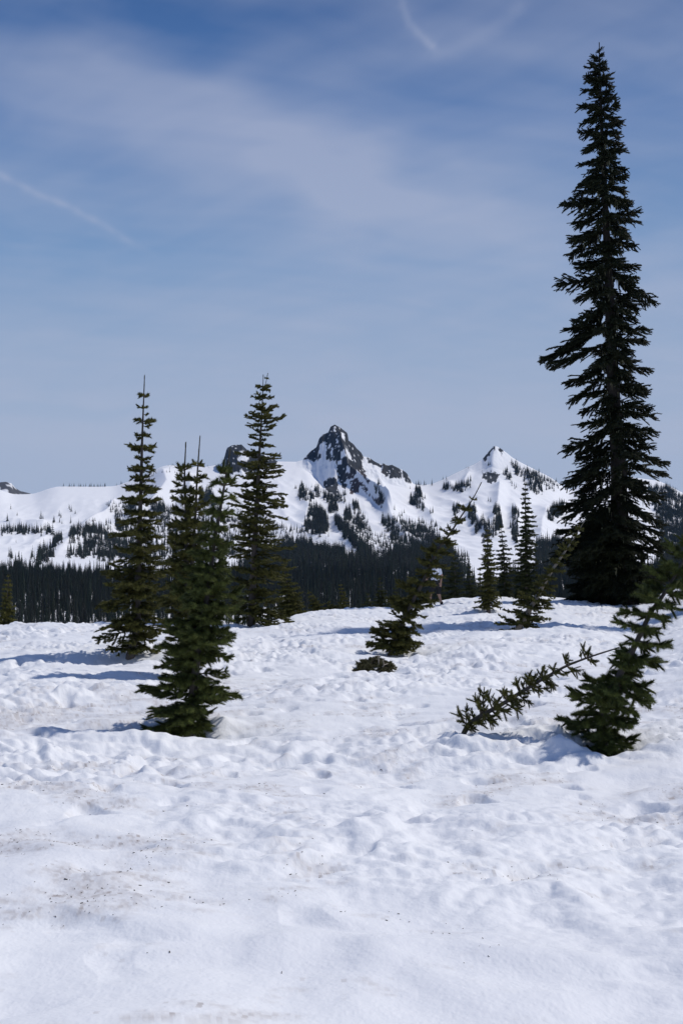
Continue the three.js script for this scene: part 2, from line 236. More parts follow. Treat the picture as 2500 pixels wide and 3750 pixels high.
const rocks = [                                      // outlines of bare rock as (column, row) on the slope
  [[1112, 1680], [1138, 1648], [1158, 1632], [1168, 1603], [1202, 1570], [1212, 1530], [1240, 1530], [1264, 1565], [1284, 1610], [1310, 1640], [1334, 1668], [1324, 1692], [1333, 1722], [1352, 1768], [1340, 1766], [1322, 1738], [1306, 1722], [1292, 1748], [1262, 1758], [1236, 1752], [1233, 1700], [1222, 1686], [1195, 1682], [1180, 1694], [1165, 1682], [1140, 1690]],
  [[1296, 1750], [1310, 1752], [1324, 1772], [1312, 1802], [1285, 1806], [1283, 1775]], [[1345, 1803], [1372, 1825], [1398, 1812], [1406, 1838], [1391, 1850], [1365, 1838]], [[1184, 1766], [1205, 1744], [1232, 1752], [1243, 1806], [1226, 1812], [1190, 1790]],
  [[1343, 1668], [1372, 1684], [1397, 1700], [1395, 1713], [1370, 1702], [1350, 1695]], [[1397, 1690], [1421, 1702], [1421, 1745], [1400, 1736]], [[1421, 1700], [1435, 1696], [1461, 1710], [1472, 1738], [1465, 1753], [1425, 1749]], [[1472, 1716], [1492, 1730], [1508, 1768], [1488, 1768], [1478, 1746]],
  [[808, 1731], [815, 1690], [830, 1632], [885, 1620], [920, 1648], [1020, 1686], [1004, 1716], [960, 1708], [930, 1736], [880, 1722], [840, 1740]], [[1758, 1684], [1787, 1650], [1804, 1628], [1813, 1638], [1797, 1662], [1775, 1685]], [[1765, 1731], [1832, 1733], [1826, 1752], [1797, 1771], [1772, 1761]], [[1322, 1768], [1342, 1785], [1348, 1810], [1330, 1790]], [[1240, 1752], [1262, 1755], [1270, 1785], [1252, 1790]], [[1830, 1637], [1842, 1644], [1838, 1670], [1829, 1662]], [[310, 1985], [345, 1980], [350, 2010], [318, 2012]], [[1760, 1955], [1790, 1950], [1795, 1985], [1765, 1990]],
];
const bare = [                                       // snow lying within the rock: column, row, radii
  [[1192, 1616], [1173, 1626], [1165, 1656], [1177, 1668], [1158, 1702], [1196, 1738], [1234, 1738], [1231, 1694], [1218, 1686], [1191, 1688], [1196, 1650]], [[1250, 1582], [1262, 1588], [1262, 1612], [1253, 1606]], [[1244, 1652], [1262, 1648], [1268, 1672], [1250, 1678]], [[1212, 1640], [1221, 1642], [1217, 1672], [1210, 1672]], [[1268, 1706], [1281, 1710], [1280, 1732], [1270, 1730]], [[1237, 1688], [1250, 1684], [1252, 1702], [1240, 1704]], [[1222, 1563], [1229, 1566], [1229, 1582], [1222, 1580]], [[1203, 1628], [1212, 1622], [1208, 1640], [1202, 1644]], [[1229, 1610], [1236, 1606], [1238, 1626], [1228, 1626]], [[880, 1652], [920, 1660], [905, 1690], [870, 1685]], [[1262, 1640], [1275, 1652], [1290, 1690], [1278, 1684]],
];
function landMask(col, row) {                        // 0 snow .. 1 rock
  const jx = 7 * noise2(col / 13, row / 13) + 3 * noise2(col / 5, row / 5), jy = 8 * noise2(col / 11 + 30, row / 15);
  let r = 0; for (const p of rocks) if (inPoly(p, col + jx, row + jy)) { r = 1; break; }
  if (r) { for (const p of bare) if (inPoly(p, col + jx * .6, row + jy * .6)) return 0; if (noise2(col / 7 + 3, row / 9 + 8) + .5 * noise2(col / 3.5, row / 4) > .70) return 0; }
  return r;
}
{
  const cols = []; for (let c = -1500; c < -200; c += 40) cols.push(c); for (let c = -200; c < 2720; c += 3) cols.push(c); for (let c = 2720; c <= 4200; c += 40) cols.push(c);
  const ds = []; for (let d = 60; d < 2000; d *= 1.055) ds.push(d); for (let d = 2000; d < 3550; d += 11) ds.push(d); for (let d = 3550; d < 3995; d += 3.6) ds.push(d); ds.push(RIDGE); for (let d = RIDGE + 6; d < 5200; d = RIDGE + (d - RIDGE) * 1.5) ds.push(d);
  const nx = cols.length, ny = ds.length, pos = new Float32Array(nx * ny * 3), col = new Float32Array(nx * ny * 3), idx = new Uint32Array((nx - 1) * (ny - 1) * 6);
  for (let j = 0; j < ny; j++) for (let i = 0; i < nx; i++) {
    const k = j * nx + i, d = ds[j], x = (cols[i] - 1250) / FOCAL * d, y = landY(cols[i], d);
    pos[k * 3] = x; pos[k * 3 + 1] = y; pos[k * 3 + 2] = -d;
    let m = d > 2400 ? landMask(cols[i], rowOf(y, d)) : 0;
    const red = sstep(1250, 1290, cols[i]) * sstep(1700, 1760, rowOf(y, d)) * sstep(1420, 1400, cols[i]), n = .8 + .5 * noise2(x / 14, d / 22);
    col[k * 3] = lerp(.86, lerp(.024, .062, red) * n, m); col[k * 3 + 1] = lerp(.87, lerp(.028, .038, red) * n, m); col[k * 3 + 2] = lerp(.895, lerp(.034, .036, red) * n, m);
  }
  let q = 0; for (let j = 0; j < ny - 1; j++) for (let i = 0; i < nx - 1; i++) { const a = j * nx + i, b = a + 1, c = a + nx, e = c + 1; idx[q++] = a; idx[q++] = b; idx[q++] = c; idx[q++] = b; idx[q++] = e; idx[q++] = c; }
  const g = new THREE.BufferGeometry(); g.setAttribute('position', new THREE.BufferAttribute(pos, 3)); g.setAttribute('color', new THREE.BufferAttribute(col, 3)); g.setIndex(new THREE.BufferAttribute(idx, 1)); g.computeVertexNormals();
  const m = new THREE.Mesh(g, M.land); m.name = 'mountain_range'; m.userData = { kind: 'structure', label: 'snowy mountain range with a pointed rock peak and a white cone beyond the valley' }; scene.add(m);
  console.log('land', nx, ny, idx.length / 3);
}
{ // the farther rocky hill at the left end of the range
  const g = new THREE.BufferGeometry(), nx = 90, ny = 40, pos = [], col = [], idx = [], top = table([[-330, 1850], [-200, 1800], [-60, 1768], [-20, 1770], [0, 1764], [20, 1760], [42, 1766], [55, 1783], [75, 1796], [110, 1805], [150, 1812], [200, 1830], [320, 1870]]);
  for (let j = 0; j < ny; j++) for (let i = 0; i < nx; i++) {
    const c = -330 + 650 * i / (nx - 1), d = 5300 + 900 * j / (ny - 1), x = (c - 1250) / FOCAL * d, f = 1 - Math.abs(j / (ny - 1) - .5) * 2;
    const crestY = EYE - (top(c) - 1875) / FOCAL * 5750, y = lerp(-60, crestY, Math.pow(f, .8)) + 9 * (ridged(x / 70, d / 90, 2) - .5) * (f < .98 ? 1 : .3);
    pos.push(x, y, -d); const m = noise2(x / 40, d / 60) + .6 * noise2(x / 17, y / 14) < .22 ? 1 : 0; col.push(lerp(.85, .07, m), lerp(.86, .07, m), lerp(.88, .075, m));
    if (i < nx - 1 && j < ny - 1) { const a = j * nx + i; idx.push(a, a + 1, a + nx, a + 1, a + nx + 1, a + nx); }
  }
  g.setAttribute('position', new THREE.Float32BufferAttribute(pos, 3)); g.setAttribute('color', new THREE.Float32BufferAttribute(col, 3)); g.setIndex(idx); g.computeVertexNormals();
  const m = new THREE.Mesh(g, M.land); m.name = 'rocky_hill'; m.userData = { kind: 'structure', label: 'far dark rocky hill streaked with snow behind the left ridge' }; scene.add(m);
}

// ------------------------------------------------------------ far conifers
class Tris {                                         // loose triangles with a colour each
  constructor() { this.p = []; this.c = []; }
  tri(a, b, c, k, k2 = k) { this.p.push(a[0], a[1], a[2], b[0], b[1], b[2], c[0], c[1], c[2]); this.c.push(...k, ...k, ...k2); }
  geo() { const g = new THREE.BufferGeometry(); g.setAttribute('position', new THREE.Float32BufferAttribute(this.p, 3)); g.setAttribute('color', new THREE.Float32BufferAttribute(this.c, 3)); g.computeVertexNormals(); return g; }
}
function farConifer(seed, tiers, spikes, wide) {     // one metre tall: ragged skirts of boughs round a stem
  const r = rng(seed), T = new Tris();
  for (let s = 0; s < 4; s++) { const a = s * Math.PI / 2, b = a + Math.PI / 2; T.tri([.016 * Math.cos(a), -.06, .016 * Math.sin(a)], [.016 * Math.cos(b), -.06, .016 * Math.sin(b)], [0, .9, 0], [.05, .042, .036]); }
  for (let k = 0; k < tiers; k++) {
    const t = k / (tiers - 1), y = lerp(.94, .07, t), R = wide * (.07 + .93 * Math.pow(t, .85)) * (.85 + .3 * r()), top = y + .05 + .09 * t, off = r() * 6.28;
    for (let s = 0; s < spikes; s++) {
      const a = off + (s + .4 * (r() - .5)) / spikes * 6.283, w = 4.1 / spikes, q = R * (.6 + .55 * r()), dn = y - q * (.25 + .3 * r());
      const g = .7 + .6 * r(), c = [.008 * g, .015 * g, .010 * g], hi = [.013 * g, .021 * g, .012 * g];
      T.tri([0, top, 0], [q * .62 * Math.cos(a - w * .5), lerp(top, dn, .55), q * .62 * Math.sin(a - w * .5)], [q * Math.cos(a), dn, q * Math.sin(a)], c, hi);
      T.tri([0, top, 0], [q * Math.cos(a), dn, q * Math.sin(a)], [q * .62 * Math.cos(a + w * .5), lerp(top, dn, .55), q * .62 * Math.sin(a + w * .5)], c, hi);
    }
  }
  T.tri([-.008, .9, 0], [.008, .9, 0], [0, 1, 0], [.03, .04, .024]); T.tri([0, .9, -.008], [0, .9, .008], [0, 1, 0], [.03, .04, .024]);
  return T.geo();
}
const farGeo = [farConifer(11, 8, 7, .19), farConifer(12, 8, 7, .15), farConifer(13, 7, 7, .23)];
const valleyGeo = [farConifer(21, 15, 9, .115), farConifer(22, 16, 9, .10), farConifer(23, 14, 9, .135)];
{
  const woods = [                                    // density, near?, outline of where the trunks stand (column, row)
    [1.0, [[900, 2060], [1000, 2035], [1100, 1985], [1160, 2008], [1260, 2034], [1310, 2068], [1400, 2064], [1440, 2034], [1520, 2034], [1600, 2014], [1660, 2044], [1720, 2112], [1780, 2134], [2140, 2090], [2140, 2290], [900, 2290]]],
    [.95, [[1225, 1900], [1250, 1910], [1300, 1962], [1345, 2018], [1385, 2056], [1330, 2066], [1285, 1994], [1255, 1954], [1228, 1928]]], [.55, [[1395, 1895], [1430, 1905], [1475, 1945], [1530, 1935], [1600, 1965], [1640, 2012], [1560, 2036], [1480, 2046], [1440, 1994], [1400, 1932]]],
    [.75, [[1960, 1985], [2060, 1980], [2120, 2020], [2160, 2100], [2100, 2200], [1950, 2180], [1960, 2050]]], [.85, [[2375, 1790], [2440, 1780], [2500, 1815], [2600, 1860], [2700, 1890], [2700, 2200], [2370, 2200], [2420, 1990]]],
    [.42, [[255, 1968], [300, 1955], [460, 1948], [480, 2050], [430, 2058], [330, 2044], [250, 2048]]], [.75, [[265, 1948], [330, 1930], [470, 1918], [480, 1952], [430, 1950], [270, 1958]]], [.6, [[210, 1968], [228, 1988], [168, 2058], [130, 2062], [150, 2022]]],
    [.30, [[560, 1850], [800, 1850], [1000, 1900], [1050, 1965], [1000, 2080], [600, 2080], [520, 1990]]], [.75, [[1128, 1884], [1195, 1904], [1210, 1924], [1190, 1955], [1130, 1964], [1110, 1934]]], [.4, [[0, 1935], [180, 1938], [190, 1955], [0, 1958]]], [.26, [[390, 1850], [500, 1830], [500, 1925], [420, 1915]]], [.3, [[1440, 1905], [1600, 1915], [1600, 1960], [1460, 1950]]],
    [.25, [[1250, 1880], [1330, 1880], [1380, 2000], [1320, 1980]]], [.34, [[1880, 1700], [2040, 1768], [2040, 1800], [1930, 1780], [1890, 1735]]], [.25, [[1560, 1960], [1660, 2010], [1720, 2050], [1700, 2060], [1620, 2020], [1560, 2000]]], [.2, [[30, 2040], [130, 2050], [130, 2075], [0, 2090]]],
    [.9, [[1096, 1795], [1108, 1765], [1118, 1800], [1122, 1836], [1095, 1840]]], [.9, [[1155, 1790], [1172, 1795], [1174, 1818], [1156, 1818]]], [.9, [[1178, 1802], [1192, 1798], [1205, 1832], [1182, 1840]]], [.8, [[1130, 1815], [1148, 1815], [1152, 1835], [1130, 1835]]], [1, [[1204, 1862], [1222, 1842], [1242, 1872], [1200, 1880]]], [.8, [[1260, 1874], [1275, 1864], [1289, 1898], [1262, 1918]]], [.9, [[1290, 1846], [1304, 1846], [1320, 1884], [1305, 1888]]], [.95, [[1130, 1850], [1160, 1856], [1180, 1874], [1202, 1904], [1202, 1930], [1128, 1930]]],
    [.8, [[1520, 1786], [1537, 1790], [1550, 1834], [1540, 1836], [1518, 1806]]], [.75, [[1502, 1820], [1530, 1816], [1552, 1874], [1530, 1866], [1505, 1846]]], [.75, [[1370, 1794], [1385, 1772], [1407, 1834], [1395, 1844]]], [.7, [[1295, 1906], [1310, 1900], [1332, 1935], [1310, 1940]]], [.9, [[1868, 1694], [1902, 1698], [1917, 1734], [1888, 1740]]], [.9, [[1905, 1720], [1932, 1724], [1947, 1755], [1922, 1760]]], [.9, [[1948, 1720], [1977, 1724], [1998, 1765], [1980, 1775], [1958, 1750]]], [.8, [[1928, 1760], [1962, 1764], [1988, 1805], [1965, 1820], [1938, 1795]]], [.9, [[1837, 1715], [1850, 1716], [1870, 1754], [1855, 1760]]],
    [.7, [[1650, 1778], [1690, 1768], [1722, 1756], [1724, 1780], [1690, 1806], [1650, 1800]]], [.8, [[1622, 1780], [1646, 1776], [1646, 1800], [1620, 1800]]], [.9, [[1653, 1866], [1680, 1850], [1684, 1875], [1656, 1890]]], [.85, [[1714, 1855], [1736, 1855], [1744, 1905], [1730, 1930], [1716, 1895]]], [.85, [[1735, 1936], [1752, 1902], [1762, 1936], [1742, 1960]]], [.9, [[1758, 1910], [1780, 1910], [1802, 1940], [1814, 1966], [1790, 1970], [1763, 1946]]], [.95, [[1810, 1896], [1830, 1894], [1842, 1936], [1813, 1950]]], [.9, [[1803, 1862], [1830, 1860], [1830, 1886], [1806, 1886]]], [.8, [[1868, 1862], [1892, 1866], [1897, 1905], [1887, 1990], [1870, 1965], [1878, 1905]]], [.85, [[1998, 1878], [2015, 1862], [2062, 1846], [2077, 1856], [2050, 1892], [2003, 1912]]],
    [.9, [[728, 1800], [775, 1796], [787, 1856], [733, 1860]]], [.85, [[555, 1846], [597, 1836], [607, 1886], [558, 1890]]], [.85, [[588, 1886], [627, 1876], [632, 1910], [593, 1910]]], [.7, [[470, 1850], [500, 1845], [505, 1880], [475, 1890]]], [.35, [[470, 1930], [700, 1935], [700, 2090], [480, 2085]]], [.3, [[700, 1900], [1000, 1910], [1020, 2000], [700, 2080]]], [.3, [[1030, 1930], [1110, 1940], [1130, 1990], [1040, 2010]]], [.4, [[1180, 1820], [1260, 1810], [1270, 1840], [1190, 1845]]],
    [.22, [[1290, 1960], [1420, 1960], [1450, 2040], [1330, 2040]]],
  ];
  const nearWood = [[-160, 2116], [60, 2092], [130, 2080], [200, 2098], [330, 2116], [480, 2100], [600, 2112], [900, 2100], [1700, 2110], [1740, 2150], [1800, 2150], [1860, 2110], [2140, 2100], [2700, 2080], [2700, 2420], [-160, 2420]];
  const r = rng(77), far = [[], [], []], near = [[], [], []];
  const boxes = woods.map(([, p]) => [Math.min(...p.map((q) => q[0])), Math.max(...p.map((q) => q[0])), Math.min(...p.map((q) => q[1])), Math.max(...p.map((q) => q[1]))]);
  for (let n = 0; n < 110000; n++) {
    const col = -160 + 2860 * r(), d = 1250 + 2700 * Math.sqrt(r()), u = r(), y = landY(col, d), row = rowOf(y, d);
    const jc = col + 9 * noise2(col / 14, row / 18) + 5 * noise2(col / 5 + 9, row / 6), jr = row + 20 * noise2(col / 42, 7.3) * sstep(1950, 1990, row) + 8 * noise2(col / 16 + 40, row / 14) + 5 * noise2(col / 6, row / 5 + 8);
    let dens = 0; woods.forEach(([w, p], i) => { const b = boxes[i]; if (w > dens && jc > b[0] && jc < b[1] && jr > b[2] && jr < b[3] && inPoly(p, jc, jr)) dens = w; });
    if (!dens) continue;
    const x = (col - 1250) / FOCAL * d, clump = noise2(x / 45 + 9, d / 70);
    const keep = dens >= 1 || (dens > .94 && row > 1885) ? .95 - .9 * sstep(.42, .6, noise2(x / 60 + 70, d / 160)) : dens * (.28 + 1.3 * sstep(-.2, .5, clump));
    if (u * 1.05 > keep) continue;
    far[Math.floor(r() * 3)].push([x, y, -d, (dens < .4 ? 14 : 20) + 14 * r() * r() + (dens > .9 ? 3 : 0), r() * 6.28, .75 + .5 * r()]);
  }
  for (let n = 0; n < 42000; n++) {
    const col = -160 + 2860 * r(), d = 560 + 1240 * Math.sqrt(r()), y = landY(col, d), row = rowOf(y, d);
    if (!inPoly(nearWood, col, row - 16 * noise2(col / 45, 3) - 12 * noise2(col / 13, 8) - 8)) continue;
    const x = (col - 1250) / FOCAL * d; if (noise2(x / 24 + 5, d / 50) > .40 - .15 * sstep(900, 600, d)) continue;
    if (r() > .62) continue;
    near[Math.floor(r() * 3)].push([x, y, -d, 12 + 13 * r() + 5 * noise2(x / 40, d / 60) + (r() < .08 ? 7 : 0), r() * 6.28, .75 + .5 * r()]);
  }
  const put = (name, label, sets, geos) => {
    sets.forEach((s, v) => {
      const im = new THREE.InstancedMesh(geos[v], M.far, s.length), q = new THREE.Object3D();
      s.forEach(([x, y, z, h, a, w], i) => { q.position.set(x, y, z); q.rotation.set(0, a, 0); q.scale.set(h * w, h, h * w); q.updateMatrix(); im.setMatrixAt(i, q.matrix); im.setColorAt(i, new THREE.Color().setRGB(.8 + .5 * hash2(i, v), .8 + .45 * hash2(i, v + 9), .85 + .4 * hash2(i, v + 20))); });
      im.name = numbered(name); im.userData = { kind: 'stuff', label: label[v], category: 'forest' }; scene.add(im);
    });
    console.log(name, sets.map((s) => s.length));
  };
  put('far_forest', ['dark conifer forest covering the lower mountain slopes, the medium crowned trees', 'dark conifer forest covering the lower mountain slopes, the slender trees', 'dark conifer forest covering the lower mountain slopes, the broad trees'], far, farGeo);
  put('valley_forest', ['dense dark conifer wood in the valley below the left ridge, medium crowned trees', 'dense dark conifer wood in the valley below the left ridge, slender trees', 'dense dark conifer wood in the valley below the left ridge, broad trees'], near, valleyGeo);

  // single conifers and small clumps that can be told apart on the open snow
  const clumps = [                                   // what they share, then per clump: column, row, half widths, count, height in metres, where it stands
    ['conifers lined up on the left ridge crest', [[285, 1780, 65, 2, 16, 16, 'along the flat crest at the far left'], [390, 1780, 38, 2, 9, 14, 'on the flat crest beside the tallest left fir'], [445, 1770, 18, 4, 4, 14, 'where the left crest starts to climb'], [490, 1756, 18, 5, 4, 14, 'on the climbing crest behind the tallest left fir']]],
    ['conifers on the rounded snow top', [[560, 1742, 14, 8, 5, 13, 'at the left shoulder of the rounded top'], [600, 1725, 22, 8, 5, 11, 'just under the rounded snow top'], [640, 1705, 26, 3, 4, 8, 'on the summit of the rounded top'], [655, 1740, 20, 8, 4, 14, 'below the summit of the rounded top'], [735, 1712, 30, 3, 4, 8, 'on the crest left of the flat rock']]],
    ['lone conifers on the open left slope', [[40, 1867, 2, 2, 1, 20, 'highest on the smooth snow at the left edge'], [62, 1888, 2, 2, 1, 18, 'below the highest tree at the left edge'], [29, 1910, 4, 2, 2, 23, 'at the left edge above the tree band'], [155, 1903, 4, 4, 2, 25, 'alone mid slope at the far left'], [195, 1915, 10, 5, 3, 23, 'leftmost in the rising diagonal line'], [222, 1893, 6, 5, 3, 22, 'second in the rising diagonal line'], [257, 1868, 6, 8, 3, 26, 'at the top of the rising diagonal line'], [278, 1880, 3, 3, 1, 14, 'right of the rising diagonal line'], [256, 1912, 6, 8, 2, 20, 'under the top of the diagonal line'], [224, 1917, 6, 5, 2, 19, 'under the middle of the diagonal line'], [175, 1943, 6, 6, 2, 25, 'above the knoll on its left side'], [25, 1945, 10, 8, 4, 25, 'in the band at the left edge'], [85, 1950, 10, 10, 4, 26, 'second in the band from the left edge'], [135, 1955, 8, 8, 3, 25, 'third in the band from the left edge'], [190, 1965, 5, 10, 2, 34, 'tall beside the snowy knoll'], [57, 1985, 4, 5, 1, 10, 'low on the bare snow at far left'], [340, 1912, 14, 5, 4, 15, 'above the snowy knoll']]],
    ['conifers at the foot of the rock peak', [[1105, 1822, 8, 14, 6, 30, 'left of the rock peak, tall and dense'], [1084, 1792, 6, 5, 3, 16, 'highest left of the rock peak'], [1120, 1795, 9, 5, 3, 15, 'just below the shaded snow bowl'], [1140, 1832, 7, 6, 3, 21, 'small, between two dense dark clumps'], [1163, 1812, 8, 10, 5, 27, 'left of the square rock outcrop'], [1190, 1830, 10, 10, 5, 26, 'under the square rock outcrop'], [1142, 1782, 3, 3, 1, 13, 'tiny beneath the shaded bowl'], [1222, 1870, 16, 9, 7, 24, 'rounded, above the diagonal forest strip'], [1273, 1882, 8, 12, 5, 22, 'right of the rounded clump'], [1306, 1870, 9, 13, 5, 22, 'left of the avalanche track'], [1200, 1966, 3, 3, 1, 16, 'on the bare snow field above the forest'], [1304, 1915, 12, 8, 4, 19, 'beside the middle of the avalanche track'], [1260, 1846, 2, 2, 1, 9, 'tiny below the brown rock']]],
    ['conifers on the slope right of the rock rib', [[1378, 1790, 9, 14, 5, 18, 'at the upper end of the brown rib'], [1392, 1815, 8, 10, 3, 18, 'along the brown rib'], [1441, 1872, 3, 2, 1, 24, 'on the white slope, left one of two'], [1479, 1880, 3, 2, 1, 22, 'on the white slope, right one of two'], [1463, 1896, 8, 7, 3, 23, 'below the two single trees'], [1526, 1812, 7, 16, 6, 21, 'below the saddle, upper'], [1520, 1845, 12, 10, 6, 21, 'below the saddle, lower and left'], [1543, 1862, 7, 8, 4, 20, 'below the saddle, lower and right'], [1572, 1880, 14, 9, 5, 19, 'where the saddle gully begins'], [1500, 1792, 3, 4, 1, 15, 'under the last ridge rock'], [1395, 1862, 4, 8, 2, 20, 'at the lower end of the brown rib']]],
    ['conifers in the saddle', [[1540, 1774, 24, 5, 7, 20, 'in the saddle between the peaks'], [1586, 1777, 8, 3, 2, 29, 'tall, right of the saddle'], [1625, 1760, 12, 5, 3, 16, 'on the crest rising from the saddle']]],
    ['conifers on the snow cone', [[1640, 1787, 16, 5, 5, 21, 'leftmost under the cone ridge'], [1690, 1787, 18, 10, 7, 23, 'second under the cone ridge'], [1718, 1762, 5, 9, 2, 24, 'third under the cone ridge'], [1710, 1712, 6, 4, 2, 13, 'on the left skyline of the cone'], [1791, 1708, 6, 3, 3, 15, 'high on the left face of the cone'], [1790, 1732, 14, 2, 3, 9, 'on top of the small dark cliff'], [1764, 1730, 2, 2, 1, 11, 'left of the small dark cliff'], [1883, 1700, 16, 7, 7, 16, 'highest on the right edge of the cone'], [1890, 1722, 10, 7, 5, 18, 'below the highest right edge clump'], [1848, 1735, 9, 9, 5, 18, 'right of the small dark cliff'], [1925, 1742, 12, 12, 6, 20, 'middle of the right cone face'], [1968, 1740, 12, 14, 6, 19, 'upper, along the right cone edge'], [1985, 1762, 8, 8, 4, 18, 'lower, along the right cone edge'], [2025, 1765, 14, 8, 4, 17, 'lowest along the right cone edge'], [1874, 1775, 9, 8, 4, 15, 'below the right end of the cliff'], [1886, 1790, 5, 6, 2, 22, 'behind the tip of the spire fir'], [1950, 1782, 14, 10, 5, 19, 'right of the spire fir tip'], [1975, 1805, 9, 8, 4, 20, 'low right of the spire fir tip'], [1792, 1838, 6, 4, 3, 15, 'alone in the middle of the white face'], [1832, 1660, 4, 5, 1, 10, 'close to the summit of the cone']]],
    ['conifers on the gullied slope', [[1668, 1872, 12, 9, 5, 22, 'beside the tip of the snow-bent fir'], [1815, 1875, 12, 9, 5, 22, 'below the middle of the white face'], [1728, 1870, 8, 8, 4, 22, 'upper left in the gullies'], [1734, 1915, 8, 20, 5, 24, 'lower left in the gullies'], [1765, 1925, 12, 12, 5, 24, 'second from left in the gullies'], [1796, 1945, 12, 14, 5, 26, 'third from left in the gullies'], [1826, 1925, 10, 14, 5, 26, 'fourth from left in the gullies'], [1880, 1880, 8, 12, 5, 24, 'upper left of the spire fir'], [1885, 1955, 8, 14, 5, 24, 'lower left of the spire fir'], [2009, 1890, 12, 12, 5, 26, 'between spire fir and giant fir'], [2050, 1872, 16, 12, 5, 24, 'at the left boughs of the giant fir']]],
  ];
  const find = (col, row) => { let d = 2000; while (d < RIDGE && rowOf(landY(col, d), d) > row) d += 8; return Math.min(d, RIDGE); };
  const ordinal = ['leftmost', 'second', 'third', 'fourth', 'fifth', 'sixth', 'seventh', 'eighth', 'ninth', 'tenth', 'eleventh', 'twelfth', 'thirteenth', 'fourteenth', 'fifteenth', 'sixteenth'];
  let total = 0;
  for (const [group, list] of clumps) for (const [cc, cr, hx, hy, n, h, where] of list) {
    const spots = Array.from({ length: n }, () => [cc + hx * (2 * r() - 1), cr + hy * (2 * r() - 1)]).sort((a, b) => a[0] - b[0]);
    spots.forEach(([col, row], k) => {
      const d = find(col, row), m = new THREE.Mesh(farGeo[Math.floor(r() * 3)], M.far), s = (h + 1.5) * (.72 + .5 * r());
      m.name = numbered('far_conifer'); m.position.set((col - 1250) / FOCAL * d, landY(col, d) - .3, -d); m.rotation.y = r() * 6.28; const w = .8 + .45 * r(); m.scale.set(s * w, s, s * w);
      tag(m, n === 1 ? 'lone dark conifer ' + where : ordinal[k] + ' dark conifer' + (k ? ' from the left, ' : ', ') + where, 'conifer', group); scene.add(m); total++;
    });
  }
  console.log('single far conifers', total);
}

// ------------------------------------------------------------ fir boughs
const V = (a) => new THREE.Vector3(...a);
const add3 = (a, b, s) => [a[0] + b[0] * s, a[1] + b[1] * s, a[2] + b[2] * s], norm3 = (a) => { const l = Math.hypot(...a) || 1; return [a[0] / l, a[1] / l, a[2] / l]; };
const cross3 = (a, b) => [a[1] * b[2] - a[2] * b[1], a[2] * b[0] - a[0] * b[2], a[0] * b[1] - a[1] * b[0]];
function stick(T, a, b, ra, rb, col, n = 4) {
  const d = norm3([b[0] - a[0], b[1] - a[1], b[2] - a[2]]), u = norm3(cross3(d, Math.abs(d[1]) < .9 ? [0, 1, 0] : [1, 0, 0])), w = cross3(d, u);
  for (let k = 0; k < n; k++) {
    const p = k / n * 6.2832, q = (k + 1) / n * 6.2832, o = (t, c, r) => [c[0] + r * (u[0] * Math.cos(t) + w[0] * Math.sin(t)), c[1] + r * (u[1] * Math.cos(t) + w[1] * Math.sin(t)), c[2] + r * (u[2] * Math.cos(t) + w[2] * Math.sin(t))];
    T.tri(o(p, a, ra), o(q, a, ra), o(p, b, rb), col); T.tri(o(q, a, ra), o(q, b, rb), o(p, b, rb), col);
  }
}
// a shoot clothed in needles, which sweep forward and up; S: radius, needles per metre, their width, colours
function shoot(T, r, a, dir, len, S, light) {
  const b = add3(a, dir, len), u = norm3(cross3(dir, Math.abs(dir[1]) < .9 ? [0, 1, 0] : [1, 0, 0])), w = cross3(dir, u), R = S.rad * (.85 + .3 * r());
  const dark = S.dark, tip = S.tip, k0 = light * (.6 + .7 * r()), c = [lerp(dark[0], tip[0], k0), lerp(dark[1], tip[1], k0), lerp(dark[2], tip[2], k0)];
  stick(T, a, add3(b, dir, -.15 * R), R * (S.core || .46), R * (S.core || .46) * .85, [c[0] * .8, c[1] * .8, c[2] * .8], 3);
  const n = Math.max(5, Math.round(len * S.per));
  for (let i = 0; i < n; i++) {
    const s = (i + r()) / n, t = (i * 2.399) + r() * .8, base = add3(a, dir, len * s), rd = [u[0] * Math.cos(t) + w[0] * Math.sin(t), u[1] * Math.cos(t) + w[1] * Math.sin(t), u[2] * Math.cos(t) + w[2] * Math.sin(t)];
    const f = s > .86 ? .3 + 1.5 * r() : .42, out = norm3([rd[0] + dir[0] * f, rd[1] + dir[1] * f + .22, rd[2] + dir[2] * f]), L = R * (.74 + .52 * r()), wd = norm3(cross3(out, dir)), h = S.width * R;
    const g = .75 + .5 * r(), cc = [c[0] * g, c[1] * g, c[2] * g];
    T.tri(add3(base, wd, h), add3(base, wd, -h), add3(base, out, L), cc, [cc[0] * 1.15, cc[1] * 1.15, cc[2] * 1.1]);
  }
}
